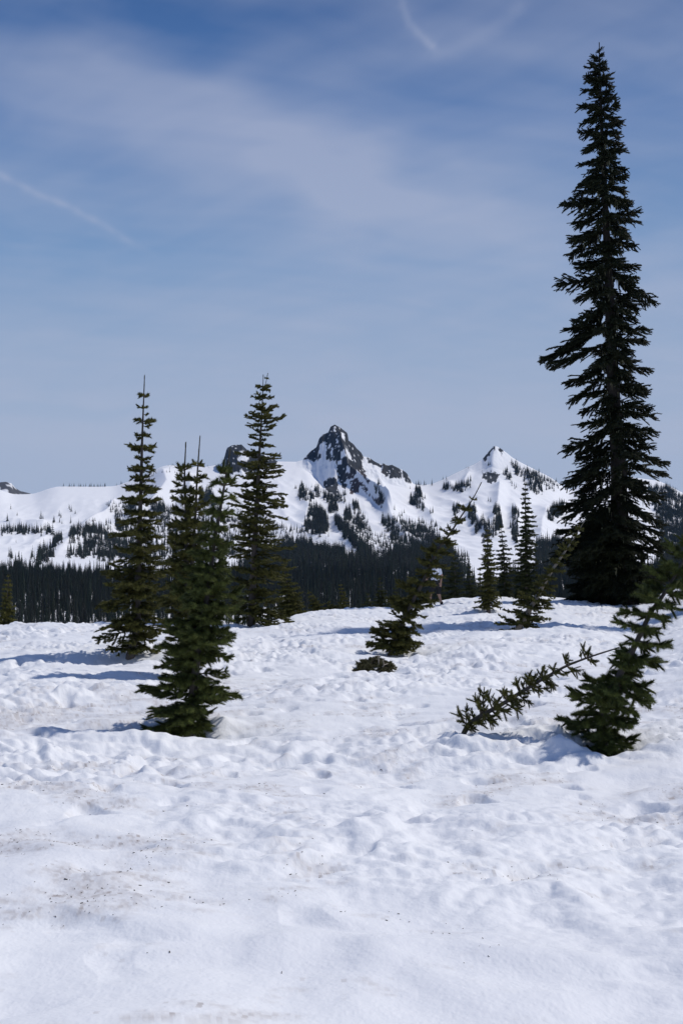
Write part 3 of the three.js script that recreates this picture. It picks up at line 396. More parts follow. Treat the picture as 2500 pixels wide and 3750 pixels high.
// a young fir bough of length L along +x: flat spray of plump shoots
function youngBough(seed, L, S) {
  const r = rng(seed), T = new Tris(), wood = [.085, .070, .052], sag = -.10 - .12 * r(), lift = .16 + .12 * r(), bend = .16 * (r() - .5);
  const P = (s) => [L * s, L * (sag * s + lift * s * s), L * bend * s * s], D = (s) => norm3([1, sag + 2 * lift * s, 2 * bend * s]);
  const n = Math.max(2, Math.round(L / .1));
  for (let i = 0; i < n; i++) {
    const a = P(i / n), b = P((i + 1) / n), w = lerp(.011, .003, i / n) * (.55 + L * .6); stick(T, a, b, w, w * .85, wood);
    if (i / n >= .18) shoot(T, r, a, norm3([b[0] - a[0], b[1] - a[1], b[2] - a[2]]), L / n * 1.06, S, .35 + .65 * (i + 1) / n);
  }
  const step = S.step * (.85 + .25 * L);
  for (let s = Math.max(.10, .05 / L); s < .96; s += step / L) for (const side of [-1, 1]) {
    const q = clamp(s + (r() - .5) * step / L * .7, .04, .97), a = P(q), d0 = D(q), ang = .85 + .3 * r(), len = (L * .42 * Math.pow(1 - q, .5) * sstep(-.12, .3, q) + .035) * (.55 + .65 * r());
    let d = norm3([d0[0] * Math.cos(ang), d0[1] * Math.cos(ang) - .04 + .5 * (r() - .5), side * Math.sin(ang) + d0[2] * Math.cos(ang)]);
    const m = Math.max(1, Math.round(len / .09)); let p = a;
    for (let j = 0; j < m; j++) {
      const seg = len / m; if (j === 0 && len > .16) { stick(T, p, add3(p, d, seg), .004, .003, wood, 3); if (r() < .6) shoot(T, r, add3(p, d, seg * .35), d, seg * .65, S, .25); } else shoot(T, r, p, d, seg * 1.08, S, .2 + .8 * ((j + 1) / m) * (.4 + .6 * q));
      if (j > 0 || len < .16) for (const s2 of [-1, 1]) if (r() < .8 && len > .1) {
        const x = norm3([d[0] + s2 * side * .0 + .75 * d0[0], d[1] + .1 * (r() - .3), d[2] * .5 + s2 * .55]); shoot(T, r, add3(p, d, seg * (.3 + .5 * r())), x, (.035 + .05 * r()) * (len > .25 ? 1.35 : 1), S, .3 + .6 * r());
      }
      p = add3(p, d, seg); d = norm3([d[0] + .12, d[1] + .07, d[2]]);
    }
    if (r() < .55) shoot(T, r, a, norm3([.7, (r() < .7 ? 1 : -1) * (.45 + .4 * r()), .6 * (r() - .5)]), .035 + .05 * r(), S, .5);
  }
  return T.geo();
}
// a bough of the old fir: bare inside, heavy hanging sprays outside
function oldBough(seed, L, S) {
  const r = rng(seed), T = new Tris(), wood = [.045, .038, .033], sag = -.12 - .22 * r(), lift = .05 + .16 * r(), bend = .24 * (r() - .5);
  const P = (s) => [L * s, L * (sag * s + lift * s * s), L * bend * s * s];
  const n = Math.max(3, Math.round(L / .22));
  for (let i = 0; i < n; i++) { const w = lerp(.016, .004, i / n) * (.6 + .5 * L); stick(T, P(i / n), P((i + 1) / n), w, w * .85, wood); }
  const in0 = L > 1.2 ? .2 : .08;
  for (let s = in0; s < 1; s += .074 / L) for (const side of [-1, 1]) {
    const q = clamp(s + (r() - .5) * .1 / L, .03, .99), a = P(q), len = (L * .34 * Math.pow(1 - q, .45) * sstep(0, .35, q + .12) + .14) * (.35 + .95 * r()), ang = .55 + .6 * r();
    let d = norm3([Math.cos(ang), sag * .6 + (r() - .6) * .95, side * Math.sin(ang)]), p = a;
    const m = Math.max(1, Math.round(len / .15));
    for (let j = 0; j < m; j++) {
      shoot(T, r, p, d, len / m * 1.15, S, .15 + .7 * r() * (j + 1) / m);
      for (const s2 of [-1, 1]) if (r() < .72) shoot(T, r, add3(p, d, len / m * r()), norm3([d[0] + .5, d[1] - .25 + .9 * (r() - .45), d[2] + s2 * .8]), .10 + .13 * r(), S, .2 + .5 * r());
      p = add3(p, d, len / m); d = norm3([d[0] + .15, d[1] + .05, d[2]]);
    }
    if (r() < .5) shoot(T, r, a, norm3([.8, .9 * (r() - .35), side * .5]), .12 + .1 * r(), S, .5);
    if (r() < .30) stick(T, a, add3(a, norm3([.3 + .5 * r(), -1, .5 * (r() - .5)]), .12 + .2 * r()), .004, .001, wood, 3);
  }
  shoot(T, r, P(.9), norm3([1, sag + 2 * lift, 0]), L * .12 + .05, S, .8);
  return T.geo();
}
const GREEN = { dark: [.018, .028, .009], tip: [.100, .118, .030] }, OLIVE = { dark: [.018, .024, .008], tip: [.112, .108, .028] }, DEEP = { dark: [.013, .022, .010], tip: [.058, .066, .022] }, OLD = { dark: [.008, .013, .007], tip: [.030, .034, .014] };
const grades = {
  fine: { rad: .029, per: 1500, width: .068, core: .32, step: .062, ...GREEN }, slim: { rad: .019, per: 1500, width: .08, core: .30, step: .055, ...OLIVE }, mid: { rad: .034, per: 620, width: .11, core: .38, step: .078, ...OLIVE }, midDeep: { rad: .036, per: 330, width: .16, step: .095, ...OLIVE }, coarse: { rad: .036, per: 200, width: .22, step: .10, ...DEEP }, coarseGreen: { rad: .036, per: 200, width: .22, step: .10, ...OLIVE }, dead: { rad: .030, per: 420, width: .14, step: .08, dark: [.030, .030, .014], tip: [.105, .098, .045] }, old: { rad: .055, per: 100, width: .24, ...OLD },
};
const boughs = {};                                   // a few boughs of each length, shared by all trees of a grade
function boughFor(kind, L, r) {
  const sizes = kind === 'old' ? [.3, .6, 1.0, 1.5, 2.1, 2.8] : [.07, .14, .24, .38, .58, .85, 1.2, 1.6];
  let best = sizes[0]; for (const s of sizes) if (Math.abs(Math.log(s / L)) < Math.abs(Math.log(best / L))) best = s;
  const v = Math.floor(r() * (best > 1 ? 3 : 4)), key = kind + best + '_' + v;
  if (!boughs[key]) boughs[key] = kind === 'old' ? oldBough(900 + v * 31 + Math.round(best * 100), best, grades.old) : youngBough(100 + v * 17 + Math.round(best * 100), best, grades[kind]);
  return [boughs[key], L / best];
}
// a trunk through points, thinning to the tip
function trunkGeo(pts, r0, r1, flare = 1) {
  const curve = new THREE.CatmullRomCurve3(pts), n = Math.max(10, pts.length * 4), m = 9, pos = [], uv = [], idx = [], frames = curve.computeFrenetFrames(n, false);
  for (let i = 0; i <= n; i++) {
    const t = i / n, p = curve.getPointAt(t), R = lerp(r0, r1, Math.pow(t, .9)) * (1 + (flare - 1) * Math.pow(1 - t, 14));
    for (let k = 0; k <= m; k++) { const a = k / m * 6.2832, w = R * (1 + .10 * noise2(k % m * 1.7, i * .5)), q = p.clone().addScaledVector(frames.normals[i], w * Math.cos(a)).addScaledVector(frames.binormals[i], w * Math.sin(a)); pos.push(q.x, q.y, q.z); uv.push(k / m, t * 6); }
  }
  for (let i = 0; i < n; i++) for (let k = 0; k < m; k++) { const a = i * (m + 1) + k, b = a + m + 1; idx.push(a, b, a + 1, b, b + 1, a + 1); }
  const g = new THREE.BufferGeometry(); g.setAttribute('position', new THREE.Float32BufferAttribute(pos, 3)); g.setAttribute('uv', new THREE.Float32BufferAttribute(uv, 2)); g.setIndex(idx); g.computeVertexNormals(); return [g, curve];
}
const UPV = new THREE.Vector3(0, 1, 0), TOCAM = new THREE.Vector3(0, 0, 1);
function hang(parent, geo, scale, p, dir, up, name = 'branch') {
  const m = part(name, geo, M.needle, parent), x = dir.clone().normalize(), z = x.clone().cross(up).normalize(), y = z.clone().cross(x);
  m.position.copy(p); m.quaternion.setFromRotationMatrix(new THREE.Matrix4().makeBasis(x, y, z)); m.scale.setScalar(scale); return m;
}
// stem: points (column, row) from the snow to the tip, all at the tree's distance; wide: [share of height from the base, half width to the left, to the right] in columns
// whorls: how many rings of boughs; per: boughs in a ring; lean is carried by the stem, boughs stand square to it
function growStem(root, base, d, o) {
  const r = rng(o.seed), k = d / FOCAL;
  const pts = o.stem.map(([c, w], i) => at(c, w, d).sub(base).add(new THREE.Vector3(0, 0, (o.depth || 0) * i / o.stem.length)));
  const low = pts[0].clone().sub(pts[1]).normalize(); pts.unshift(pts[0].clone().addScaledVector(low, o.sink || .25));
  const H = o.stem.reduce((s, p, i) => i ? s + Math.hypot(p[0] - o.stem[i - 1][0], p[1] - o.stem[i - 1][1]) : 0, 0) * k;
  const [g, curve] = trunkGeo(pts, o.r0 || (.012 + .0125 * H), o.r1 || .006, o.flare || 1.25);
  part('trunk', g, o.bark || M.bark, root);
  const wide = table(o.wide), bend = o.elev || [[0, -18], [.35, -4], [.7, 14], [1, 38]], elev = table(bend), len0 = curve.getLength(), sunk = (len0 - H) / len0;
  const where = (f) => curve.getPointAt(clamp(sunk + f * (1 - sunk), 0, 1)), along = (f) => curve.getTangentAt(clamp(sunk + f * (1 - sunk), 0, 1));
  let made = 0;
  const bough = (f, phi, gain) => {
    const L0 = lerp(wide(f, 1), wide(f, 2), .5 + .5 * Math.cos(phi)) * k * gain; if (L0 < .02) return;
    const e = (elev(f) + 28 * (r() - .5)) * Math.PI / 180, T = along(f).lerp(UPV, o.square === undefined ? .5 : o.square).normalize(), side = new THREE.Vector3(1, 0, 0).addScaledVector(T, -T.x).normalize(), front = T.clone().cross(side).multiplyScalar(-1);
    const radial = side.multiplyScalar(Math.cos(phi)).addScaledVector(front, -Math.sin(phi)), dir = radial.clone().multiplyScalar(Math.cos(e)).addScaledVector(T, Math.sin(e));
    const L = L0 / Math.max(.6, Math.cos(e)), [geo, s] = boughFor(o.kind, L, r), up = T.clone().lerp(UPV, .3).addScaledVector(radial.clone().cross(T), .7 * (r() - .5));
    const f2 = clamp(f + (o.rise ? Math.sin(-e) * L / H : 0), .01, .995);
    hang(root, geo, s, where(f2), dir, up); made++;
  };
  const list = o.rings || Array.from({ length: o.whorls }, (_, i) => o.from + (o.to - o.from) * Math.pow(i / (o.whorls - 1), o.pow || .9));
  list.forEach((f, i) => {
    const n = Math.max(4, Math.round((o.per - (f > .6 ? 1 : 0) - (o.airy && f < .26 ? 1 : 0)) + (r() - .5) * 2)), off = r() * 6.28;
    for (let b = 0; b < n; b++) bough(clamp(f + (r() - .5) * (o.loose || .026) * (1.15 - f), .005, .99), off + (b + .6 * (r() - .5)) / n * 6.2832, .58 + .52 * r());
    if (i < list.length - 1 && o.between) { const gap = list[i + 1] - f; for (let b = 0; b < o.between - (o.airy && f < .26 ? 2 : 0) - (f > .62 ? 1 : 0) - (f > .85 ? 1 : 0); b++) bough(f + gap * (.15 + .7 * r()), r() * 6.28, .34 + .34 * r()); }
  });
  for (const [f, phi, gain] of o.extra || []) bough(f, phi, gain);
  if (o.leader !== 0) {                              // the bare needled top shoot
    const f0 = Math.max(o.to, 1 - (o.leader || .08)), T = new Tris(), n = 5, S = { ...grades[o.kind === 'old' ? 'coarse' : o.kind] }; S.rad *= .66;
    for (let i = 0; i < n; i++) { const a = where(lerp(f0, 1, i / n)), b = where(lerp(f0, 1, (i + 1) / n)); shoot(T, r, a.toArray(), b.clone().sub(a).normalize().toArray(), a.distanceTo(b), S, .5); }
    part('leader', T.geo(), M.needle, root);
  }
  return { where, along, H, made };
}
function fir(label, group, o, name = 'fir_tree', category = 'fir tree') {
  const d = o.d || groundD(o.stem[0][0], o.stem[0][1]); const base = at(o.stem[0][0], o.stem[0][1], d);
  if (!o.d || o.rest) base.y = groundY(base.x, base.z);
  const root = thing(name, label, category, base, group);
  // the first point of the stem stands on the snow; the rest keep their place
  const res = growStem(root, base, d, { ...o, stem: [[o.stem[0][0], rowOf(base.y, d)], ...o.stem.slice(1)] });
  for (const s of o.second || []) growStem(root, base, d, { ...o, ...s });
  console.log(root.name, 'd', d.toFixed(1), 'h', res.H.toFixed(2), 'boughs', root.children.filter((c) => c.name === 'branch').length);
  return [root, res, base, d];
}
// trees of the left group
fir('tall slender young fir, leftmost of the left group, with ringed open top', null, { seed: 1, kind: 'mid', stem: [[478, 2408], [500, 2300], [510, 2000], [516, 1800], [521, 1620], [530, 1375]], r0: .075,
  wide: [[0, 105, 70], [.05, 150, 95], [.09, 160, 110], [.14, 152, 112], [.2, 165, 112], [.28, 140, 110], [.36, 122, 100], [.45, 96, 96], [.55, 84, 92], [.6, 74, 84], [.635, 40, 44], [.67, 66, 74], [.705, 32, 30], [.745, 68, 68], [.79, 26, 26], [.84, 48, 50], [.885, 15, 15], [.93, 26, 26], [1, 8, 8]],
  rings: [.02, .055, .09, .13, .17, .21, .25, .29, .335, .38, .43, .47, .515, .56, .60, .635, .67, .705, .745, .79, .84, .885, .93], per: 6, between: 2, from: 0, to: .93, leader: .07, elev: [[0, -18], [.2, -10], [.6, -2], [.85, 6], [.93, 16], [1, 40]], rise: true });
fir('bushy dark young fir with two thin leaders standing behind the front tree', null, { seed: 2, kind: 'mid', d: 13.2, rest: true, stem: [[692, 2470], [690, 2300], [684, 2100], [682, 1900], [676, 1750], [681, 1620]], r0: .06,
  wide: [[0, 90, 80], [.1, 125, 110], [.3, 115, 105], [.5, 96, 84], [.65, 74, 50], [.78, 58, 30], [.85, 40, 26], [.88, 22, 20], [1, 10, 10]],
  whorls: 17, from: .03, to: .885, pow: .85, per: 7, between: 3, leader: .12, elev: [[0, -14], [.4, -4], [.8, 10], [.9, 30], [1, 40]],
  second: [{ seed: 22, stem: [[694, 2200], [704, 2050], [715, 1900], [722, 1750], [733, 1596]], wide: [[0, 70, 84], [.3, 50, 70], [.55, 36, 52], [.7, 34, 36], [.8, 24, 24], [1, 8, 8]], r0: .035, from: .05, to: .82, whorls: 9, per: 6, leader: .17 }] });
fir('tall broad fir with forked tip standing on the crest, its low boughs on the snow', null, { seed: 3, kind: 'midDeep', stem: [[920, 2290], [924, 2200], [929, 2040], [941, 1842], [950, 1660], [957, 1547], [962, 1440], [964, 1372]], r0: .12, sink: .6,
  wide: [[0, 110, 120], [.08, 98, 118], [.2, 96, 140], [.3, 98, 150], [.4, 100, 156], [.5, 104, 142], [.56, 98, 82], [.63, 92, 118], [.7, 72, 94], [.76, 70, 52], [.82, 70, 90], [.88, 48, 80], [.92, 38, 30], [.95, 38, 52], [.98, 10, 10], [1, 8, 8]],
  whorls: 23, from: .045, to: .955, pow: .95, per: 6, between: 2, leader: .07, elev: [[0, -14], [.4, -6], [.75, 4], [.95, 14], [1, 40]], rise: true,
  second: [{ seed: 33, stem: [[966, 1430], [974, 1400], [981, 1366]], wide: [[0, 14, 14], [1, 6, 6]], r0: .01, from: .2, to: .7, whorls: 2, per: 4, between: 0, leader: .5, sink: .02 }],
  extra: [[.02, -.15, 1.35], [.015, -.5, 1.3], [.03, .1, 1.1], [.02, -.9, 1.2], [.03, 2.9, .9], [.02, 3.6, .8]] });
fir('foremost fir of the left group, green, with a pale bent leader and wide lower boughs', null, { seed: 4, kind: 'fine', airy: true, stem: [[692, 2684], [700, 2600], [714, 2480], [736, 2330], [761, 2180], [786, 2000], [806, 1886], [830, 1756], [848, 1647]], r0: .05, r1: .006, depth: .12,
  wide: [[0, 130, 62], [.03, 160, 75], [.07, 165, 85], [.12, 205, 92], [.17, 205, 130], [.205, 185, 165], [.24, 110, 70], [.28, 100, 66], [.32, 145, 160], [.38, 135, 130], [.45, 122, 112], [.55, 104, 92], [.65, 84, 76], [.74, 62, 58], [.81, 46, 46], [.87, 38, 36], [.91, 32, 26], [.94, 16, 14], [1, 8, 8]],
  rings: [.035, .075, .12, .155, .195, .225, .265, .315, .345, .38, .415, .455, .495, .54, .585, .63, .675, .72, .77, .82, .875, .915], per: 6, between: 3, from: 0, to: .92, leader: .09, elev: [[0, -22], [.2, -14], [.4, -6], [.7, 6], [.9, 24], [1, 40]] });
// right of the centre
fir('snow-bent fir leaning right in the middle of the slope, in front of the hiker', null, { seed: 5, kind: 'mid', stem: [[1428, 2402], [1452, 2330], [1482, 2258], [1520, 2180], [1560, 2098], [1600, 2010], [1638, 1960], [1678, 1897], [1722, 1830], [1754, 1768]], r0: .05, depth: .3,
  wide: [[0, 95, 70], [.05, 135, 80], [.12, 118, 88], [.2, 95, 80], [.3, 85, 72], [.42, 80, 76], [.52, 62, 72], [.6, 46, 56], [.68, 46, 44], [.75, 36, 36], [.83, 28, 24], [.9, 16, 14], [1, 8, 8]],
  whorls: 17, from: .055, to: .9, pow: 1.3, per: 6, between: 2, leader: .11, elev: [[0, -10], [.5, 5], [1, 30]] });
fir('narrow dark spire fir just left of the giant fir, behind the bent tree', null, { seed: 6, kind: 'coarse', d: 37, stem: [[1925, 2240], [1925, 2100], [1924, 1950], [1921, 1766]], r0: .11, sink: .8,
  wide: [[0, 50, 50], [.1, 52, 52], [.2, 50, 48], [.35, 45, 45], [.5, 42, 43], [.6, 37, 42], [.7, 30, 38], [.8, 24, 30], [.9, 18, 18], [.96, 10, 10], [1, 4, 4]], whorls: 27, from: .03, to: .985, pow: 1, per: 8, between: 2, leader: .03, elev: [[0, -18], [.6, -14], [.9, 8], [1, 40]], rise: true });
fir('snow-bent fir with pale trunk leaning right across the dark spire fir', null, { seed: 7, kind: 'coarseGreen', stem: [[1888, 2320], [1902, 2292], [1923, 2258], [1965, 2185], [2010, 2105], [2060, 2030], [2100, 1970], [2136, 1912]], r0: .085, bark: M.paleBark,
  wide: [[0, 85, 85], [.1, 92, 100], [.25, 70, 90], [.4, 50, 70], [.52, 40, 55], [.62, 34, 40], [.72, 36, 36], [.85, 28, 28], [.92, 20, 18], [1, 8, 8]], whorls: 15, from: .04, to: .93, pow: .95, per: 6, between: 2, leader: .09, elev: [[0, -16], [.5, 4], [1, 35]] });
fir('small upright fir with spreading skirt left of the dark spire fir', null, { seed: 8, kind: 'coarseGreen', stem: [[1787, 2243], [1786, 2180], [1785, 2080], [1783, 1930]], r0: .075,
  wide: [[0, 40, 34], [.08, 52, 55], [.16, 46, 50], [.3, 40, 44], [.45, 38, 38], [.6, 34, 34], [.75, 24, 24], [.88, 15, 15], [.95, 8, 8], [1, 4, 4]], whorls: 17, from: .05, to: .96, pow: 1, per: 7, between: 2, leader: .06, elev: [[0, -25], [.5, -10], [1, 30]], rise: true });
fir('slim pointed fir standing close behind the small skirted fir', null, { seed: 9, kind: 'coarse', d: 44, stem: [[1852, 2235], [1846, 2100], [1840, 2000], [1833, 1920]], r0: .1, sink: 1.2,
  wide: [[0, 46, 46], [.3, 44, 44], [.5, 38, 38], [.7, 28, 30], [.85, 17, 17], [1, 5, 5]], whorls: 18, from: .04, to: .97, pow: 1, per: 7, between: 2, leader: .04, elev: [[0, -16], [.6, -12], [1, 30]], rise: true });
// near right
fir('plump snow-bent fir in a snow hollow, leaning out past the right edge', null, { seed: 10, kind: 'fine', airy: true, stem: [[2208, 2742], [2204, 2660], [2208, 2590], [2248, 2506], [2287, 2422], [2318, 2362], [2348, 2295], [2374, 2239], [2408, 2190], [2442, 2136], [2472, 2080], [2510, 2010], [2545, 1930]], r0: .042, depth: .1,
  wide: [[0, 126, 108], [0.05, 176, 135], [0.1, 162, 126], [0.16, 155, 135], [0.25, 148, 133], [0.33, 117, 135], [0.39, 66, 130], [0.44, 53, 126], [0.5, 57, 104], [0.55, 104, 86], [0.58, 119, 81], [0.66, 119, 94], [0.75, 100, 90], [0.85, 76, 72], [0.93, 38, 36], [1, 11, 11]],
  rings: [.03, .06, .095, .13, .17, .21, .25, .29, .335, .385, .435, .49, .55, .61, .66, .71, .76, .81, .86, .92], per: 5, between: 1, from: 0, to: .93, leader: .08, elev: [[0, -12], [.3, -12], [.6, -6], [1, 30]] });
fir('thin sapling bent almost flat over the snow, pointing right', null, { seed: 12, kind: 'slim', square: .1, stem: [[1690, 2690], [1716, 2652], [1772, 2612], [1830, 2579], [1890, 2540], [1946, 2504], [2054, 2440], [2137, 2405], [2254, 2366]], r0: .026, r1: .005, depth: .1,
  wide: [[0, 50, 50], [.08, 76, 60], [.2, 72, 66], [.35, 58, 72], [.5, 46, 66], [.62, 34, 40], [.7, 58, 60], [.76, 22, 22], [.815, 56, 56], [.84, 14, 14], [1, 8, 8]],
  rings: [.06, .11, .17, .24, .32, .4, .475, .55, .62, .7, .815], per: 5, between: 2, from: 0, to: .82, leader: .17, elev: [[0, 20], [.5, 30], [.8, 12], [1, 30]] }, 'fir_sapling', 'sapling');
// behind the crest
const beyond = [
  ['yellow green young fir at the far left edge below the valley forest', 'coarseGreen', 27, [[24, 2310], [27, 2200], [33, 2102]], [[0, 40, 40], [.35, 34, 33], [.7, 20, 18], [1, 3, 3]], 13],
  ['small sunlit bushy fir right of the tall broad fir on the crest', 'coarseGreen', 33, [[1068, 2275], [1055, 2180], [1040, 2060]], [[0, 60, 62], [.3, 56, 62], [.6, 40, 40], [.85, 16, 16], [1, 4, 4]], 12],
  ['low bent fir just behind the snow crest, right of the sunlit bushy fir', 'coarseGreen', 38, [[1175, 2265], [1165, 2225], [1146, 2195], [1128, 2168]], [[0, 45, 45], [.5, 30, 30], [1, 6, 6]], 8],
  ['tiny pale fir peeping over the snow crest in front of the dark forest', 'coarseGreen', 40, [[1262, 2262], [1257, 2200], [1247, 2138]], [[0, 34, 34], [.4, 26, 24], [1, 4, 4]], 10],
  ['low scrubby fir on the snow crest between the bent fir and the tiny pale fir', 'coarseGreen', 37, [[1228, 2255], [1215, 2230], [1200, 2205]], [[0, 40, 40], [.6, 26, 26], [1, 6, 6]], 6],
  ['dark fir behind the crest, left neighbour of the snow-bent fir', 'coarse', 46, [[1398, 2290], [1394, 2200], [1390, 2112]], [[0, 46, 46], [.5, 34, 34], [1, 4, 4]], 12],
  ['second dark fir behind the crest, half hidden by the snow-bent fir', 'coarse', 44, [[1452, 2290], [1450, 2220], [1447, 2150]], [[0, 48, 48], [.5, 36, 36], [1, 4, 4]], 11],
  ['short dark fir behind the crest, left of the dark fir by the snow-bent tree', 'coarse', 50, [[1352, 2290], [1350, 2230], [1348, 2172]], [[0, 42, 42], [.5, 30, 30], [1, 4, 4]], 9],
  ['green fir behind the crest, just right of the hiker', 'coarse', 56, [[1668, 2290], [1666, 2150], [1662, 2010]], [[0, 62, 62], [.3, 55, 55], [.6, 40, 40], [1, 4, 4]], 14],
  ['middle green fir of the three behind the crest, right of the hiker', 'coarse', 52, [[1722, 2290], [1722, 2180], [1718, 2068]], [[0, 58, 58], [.4, 46, 46], [1, 4, 4]], 13],
  ['rightmost green fir of the three behind the crest, beside the small skirted fir', 'coarse', 60, [[1760, 2280], [1758, 2170], [1755, 2078]], [[0, 46, 46], [.4, 36, 36], [1, 4, 4]], 12],
  ['shorter green fir behind the crest at the legs of the hiker', 'coarse', 50, [[1612, 2290], [1612, 2200], [1608, 2090]], [[0, 52, 52], [.4, 42, 42], [1, 4, 4]], 12],
];
beyond.forEach(([label, kind, d, stem, wide, whorls], i) => fir(label, 'young firs peeping over the snow crest', { seed: 40 + i, kind, d, stem, wide, whorls, from: .04, to: .96, pow: 1, per: 7, between: 2, leader: .05, sink: 3, r0: .06, elev: [[0, -16], [.6, -8], [1, 30]], rise: true }));

// ------------------------------------------------------------ the giant fir and its neighbour outside the frame
function giant(label, group, o) {
  const r = rng(o.seed), d = o.d, k = d / FOCAL, base = at(o.trunk[0][0], o.trunk[0][1], d); base.y = groundY(base.x, base.z) - .05;
  const root = thing('giant_fir', label, 'fir tree', base, group);
  const pts = [new THREE.Vector3(0, -.8, 0), ...o.trunk.map(([c, w], i) => i ? at(c, w, d).sub(base) : new THREE.Vector3())];
  const [g, curve] = trunkGeo(pts, .43, .015, 1.5); part('trunk', g, M.darkBark, root);
  const top = pts[pts.length - 1].y, L = table(o.left.map(([w, v]) => [w, v])), R = table(o.right.map(([w, v]) => [w, v]));
  const whereY = (y) => { let lo = 0, hi = 1; for (let i = 0; i < 24; i++) { const m = (lo + hi) / 2; if (curve.getPointAt(m).y < y) lo = m; else hi = m; } return curve.getPointAt(lo); };
  const strands = new Tris();
  let n = 0;
  while (n < o.count) {
    const low = n >= o.count - 40, u = (n + r()) / (o.count - 40), tipY = low ? .15 + 2.6 * r() : top * (1 - Math.pow(1 - u, 1.12) * .975 - .012), row = rowOf(tipY + base.y, d), phi = low ? Math.PI + 3.4 * (r() - .5) : n * 2.399 + .9 * (r() - .5), cs = Math.cos(phi);
    const l = L(row) * k, q = R(row) * k, face = Math.abs(cs), len = (low ? .95 : .97) * lerp((l + q) * .42, cs < 0 ? l : q, sstep(.25, .75, face)) * (face > .75 ? .72 + .36 * r() : .6 + .42 * r());
    n++;
    if (len < .06) continue;
    const f = tipY / top, drop = (f > .93 ? -22 : f > .8 ? 0 : 5 + 14 * (1 - f)) + (cs < -.3 && f < .85 ? 8 : 0) + 30 * (r() - .5), e = -drop * Math.PI / 180;
    const [geo, s] = boughFor('old', len / Math.max(.75, Math.cos(e)), r), y = clamp(tipY + len * Math.tan(-e) * .75, .45, top - .05), p = whereY(y);
    const dir = new THREE.Vector3(cs * Math.cos(e), Math.sin(e), Math.sin(phi) * Math.cos(e)); hang(root, geo, s, p, dir, UPV.clone().add(new THREE.Vector3(r() - .5, 0, r() - .5)));
    if (f < .82) for (let h = 0; h < 5; h++) if (r() < .6) {     // beard lichen hanging from the boughs
      const a = p.clone().addScaledVector(dir, len * (.12 + .6 * r())); a.y -= .05; a.x += .2 * (r() - .5);
      for (let z = 0, m = 1 + Math.floor(r() * 3); z < m; z++) { const w = .016 + .026 * r(), H = .15 + .32 * r(), A = [a.x + .1 * (r() - .5), a.y - .03 * r(), a.z + .1 * (r() - .5)], t = r() * 3.14, c = .7 + .6 * r(), col = [c, c, c]; strands.tri([A[0] - w * Math.cos(t), A[1], A[2] - w * Math.sin(t)], [A[0] + w * Math.cos(t), A[1], A[2] + w * Math.sin(t)], [A[0] + .05 * (r() - .5), A[1] - H, A[2]], col); }
    }
  }
  const sm = part('lichen', strands.geo(), M.lichen, root); sm.userData = { kind: 'stuff', label: 'pale grey green beard lichen hanging from the boughs' };
  for (const [c0, w0, c1, w1, c2, w2, rad] of o.stems || []) { const q = [at(c0, w0 + 12, d).sub(base), at(c1, w1, d - .3).sub(base), at(c2, w2, d).sub(base)]; part('low_stem', trunkGeo(q, rad, rad * .45, 1.3)[0], M.darkBark, root); }
  const tipS = { ...grades.coarse, rad: .02 }, T = new Tris(); shoot(T, r, whereY(top - .5).toArray(), [0, 1, 0], .5, tipS, .2); part('leader', T.geo(), M.needle, root);
  console.log(root.name, 'height', top.toFixed(1), 'boughs', n);
}
const sideL = [[150, 4], [170, 8], [193, 18], [240, 28], [273, 44], [301, 51], [338, 65], [360, 52], [381, 70], [427, 86], [445, 60], [469, 80], [490, 70], [507, 105], [544, 84], [560, 70], [591, 115], [619, 112], [652, 129], [694, 135], [736, 152], [765, 110], [787, 136], [839, 182], [860, 130], [876, 145], [914, 133], [965, 126], [985, 140], [1012, 180], [1045, 154], [1087, 112], [1119, 126], [1176, 173], [1214, 173], [1261, 238], [1308, 220], [1345, 187], [1387, 154], [1424, 220], [1445, 130], [1467, 126], [1523, 122], [1574, 154], [1621, 192], [1668, 168], [1705, 182], [1738, 206], [1785, 234], [1831, 243], [1860, 200], [1878, 225], [1925, 281], [1972, 262], [2018, 206], [2065, 200], [2112, 196], [2158, 200], [2205, 190]];
const sideR = [[150, 4], [170, 8], [193, 14], [240, 28], [273, 33], [301, 42], [338, 49], [381, 61], [427, 72], [469, 77], [507, 75], [544, 70], [591, 77], [619, 80], [652, 91], [694, 70], [736, 103], [787, 126], [839, 117], [876, 108], [914, 103], [965, 108], [1012, 122], [1045, 164], [1087, 168], [1119, 108], [1176, 136], [1214, 131], [1261, 112], [1308, 100], [1345, 166], [1387, 150], [1424, 157], [1467, 140], [1523, 154], [1574, 150], [1621, 173], [1668, 187], [1705, 196], [1738, 84], [1785, 136], [1831, 159], [1878, 182], [1925, 196], [1972, 187], [2018, 159], [2065, 150], [2112, 140], [2158, 120], [2205, 90]];
giant('giant dark fir hung with lichen, towering over all other trees at the right', null, { seed: 500, d: 40, count: 290, trunk: [[2287, 2212], [2280, 2100], [2269, 1901], [2260, 1668], [2246, 1434], [2232, 1129], [2223, 942], [2213, 708], [2200, 427], [2192, 155]], left: sideL, right: sideR,
  stems: [[2215, 2204, 2238, 2150, 2262, 2085, .10], [2172, 2202, 2196, 2165, 2222, 2095, .08], [2240, 2206, 2252, 2160, 2268, 2110, .09]] });

giant('second tall dark fir standing beyond the right edge, throwing a long shadow across the slope', null, { seed: 501, d: 27, count: 170, trunk: [[2990, 2260], [2985, 1900], [2975, 1200], [2960, 300], [2955, -700]], left: sideL.map(([w, v]) => [lerp(-700, 2260, (w - 155) / 2057), v * 1.2]), right: sideR.map(([w, v]) => [lerp(-700, 2260, (w - 155) / 2057), v * 1.2]) });

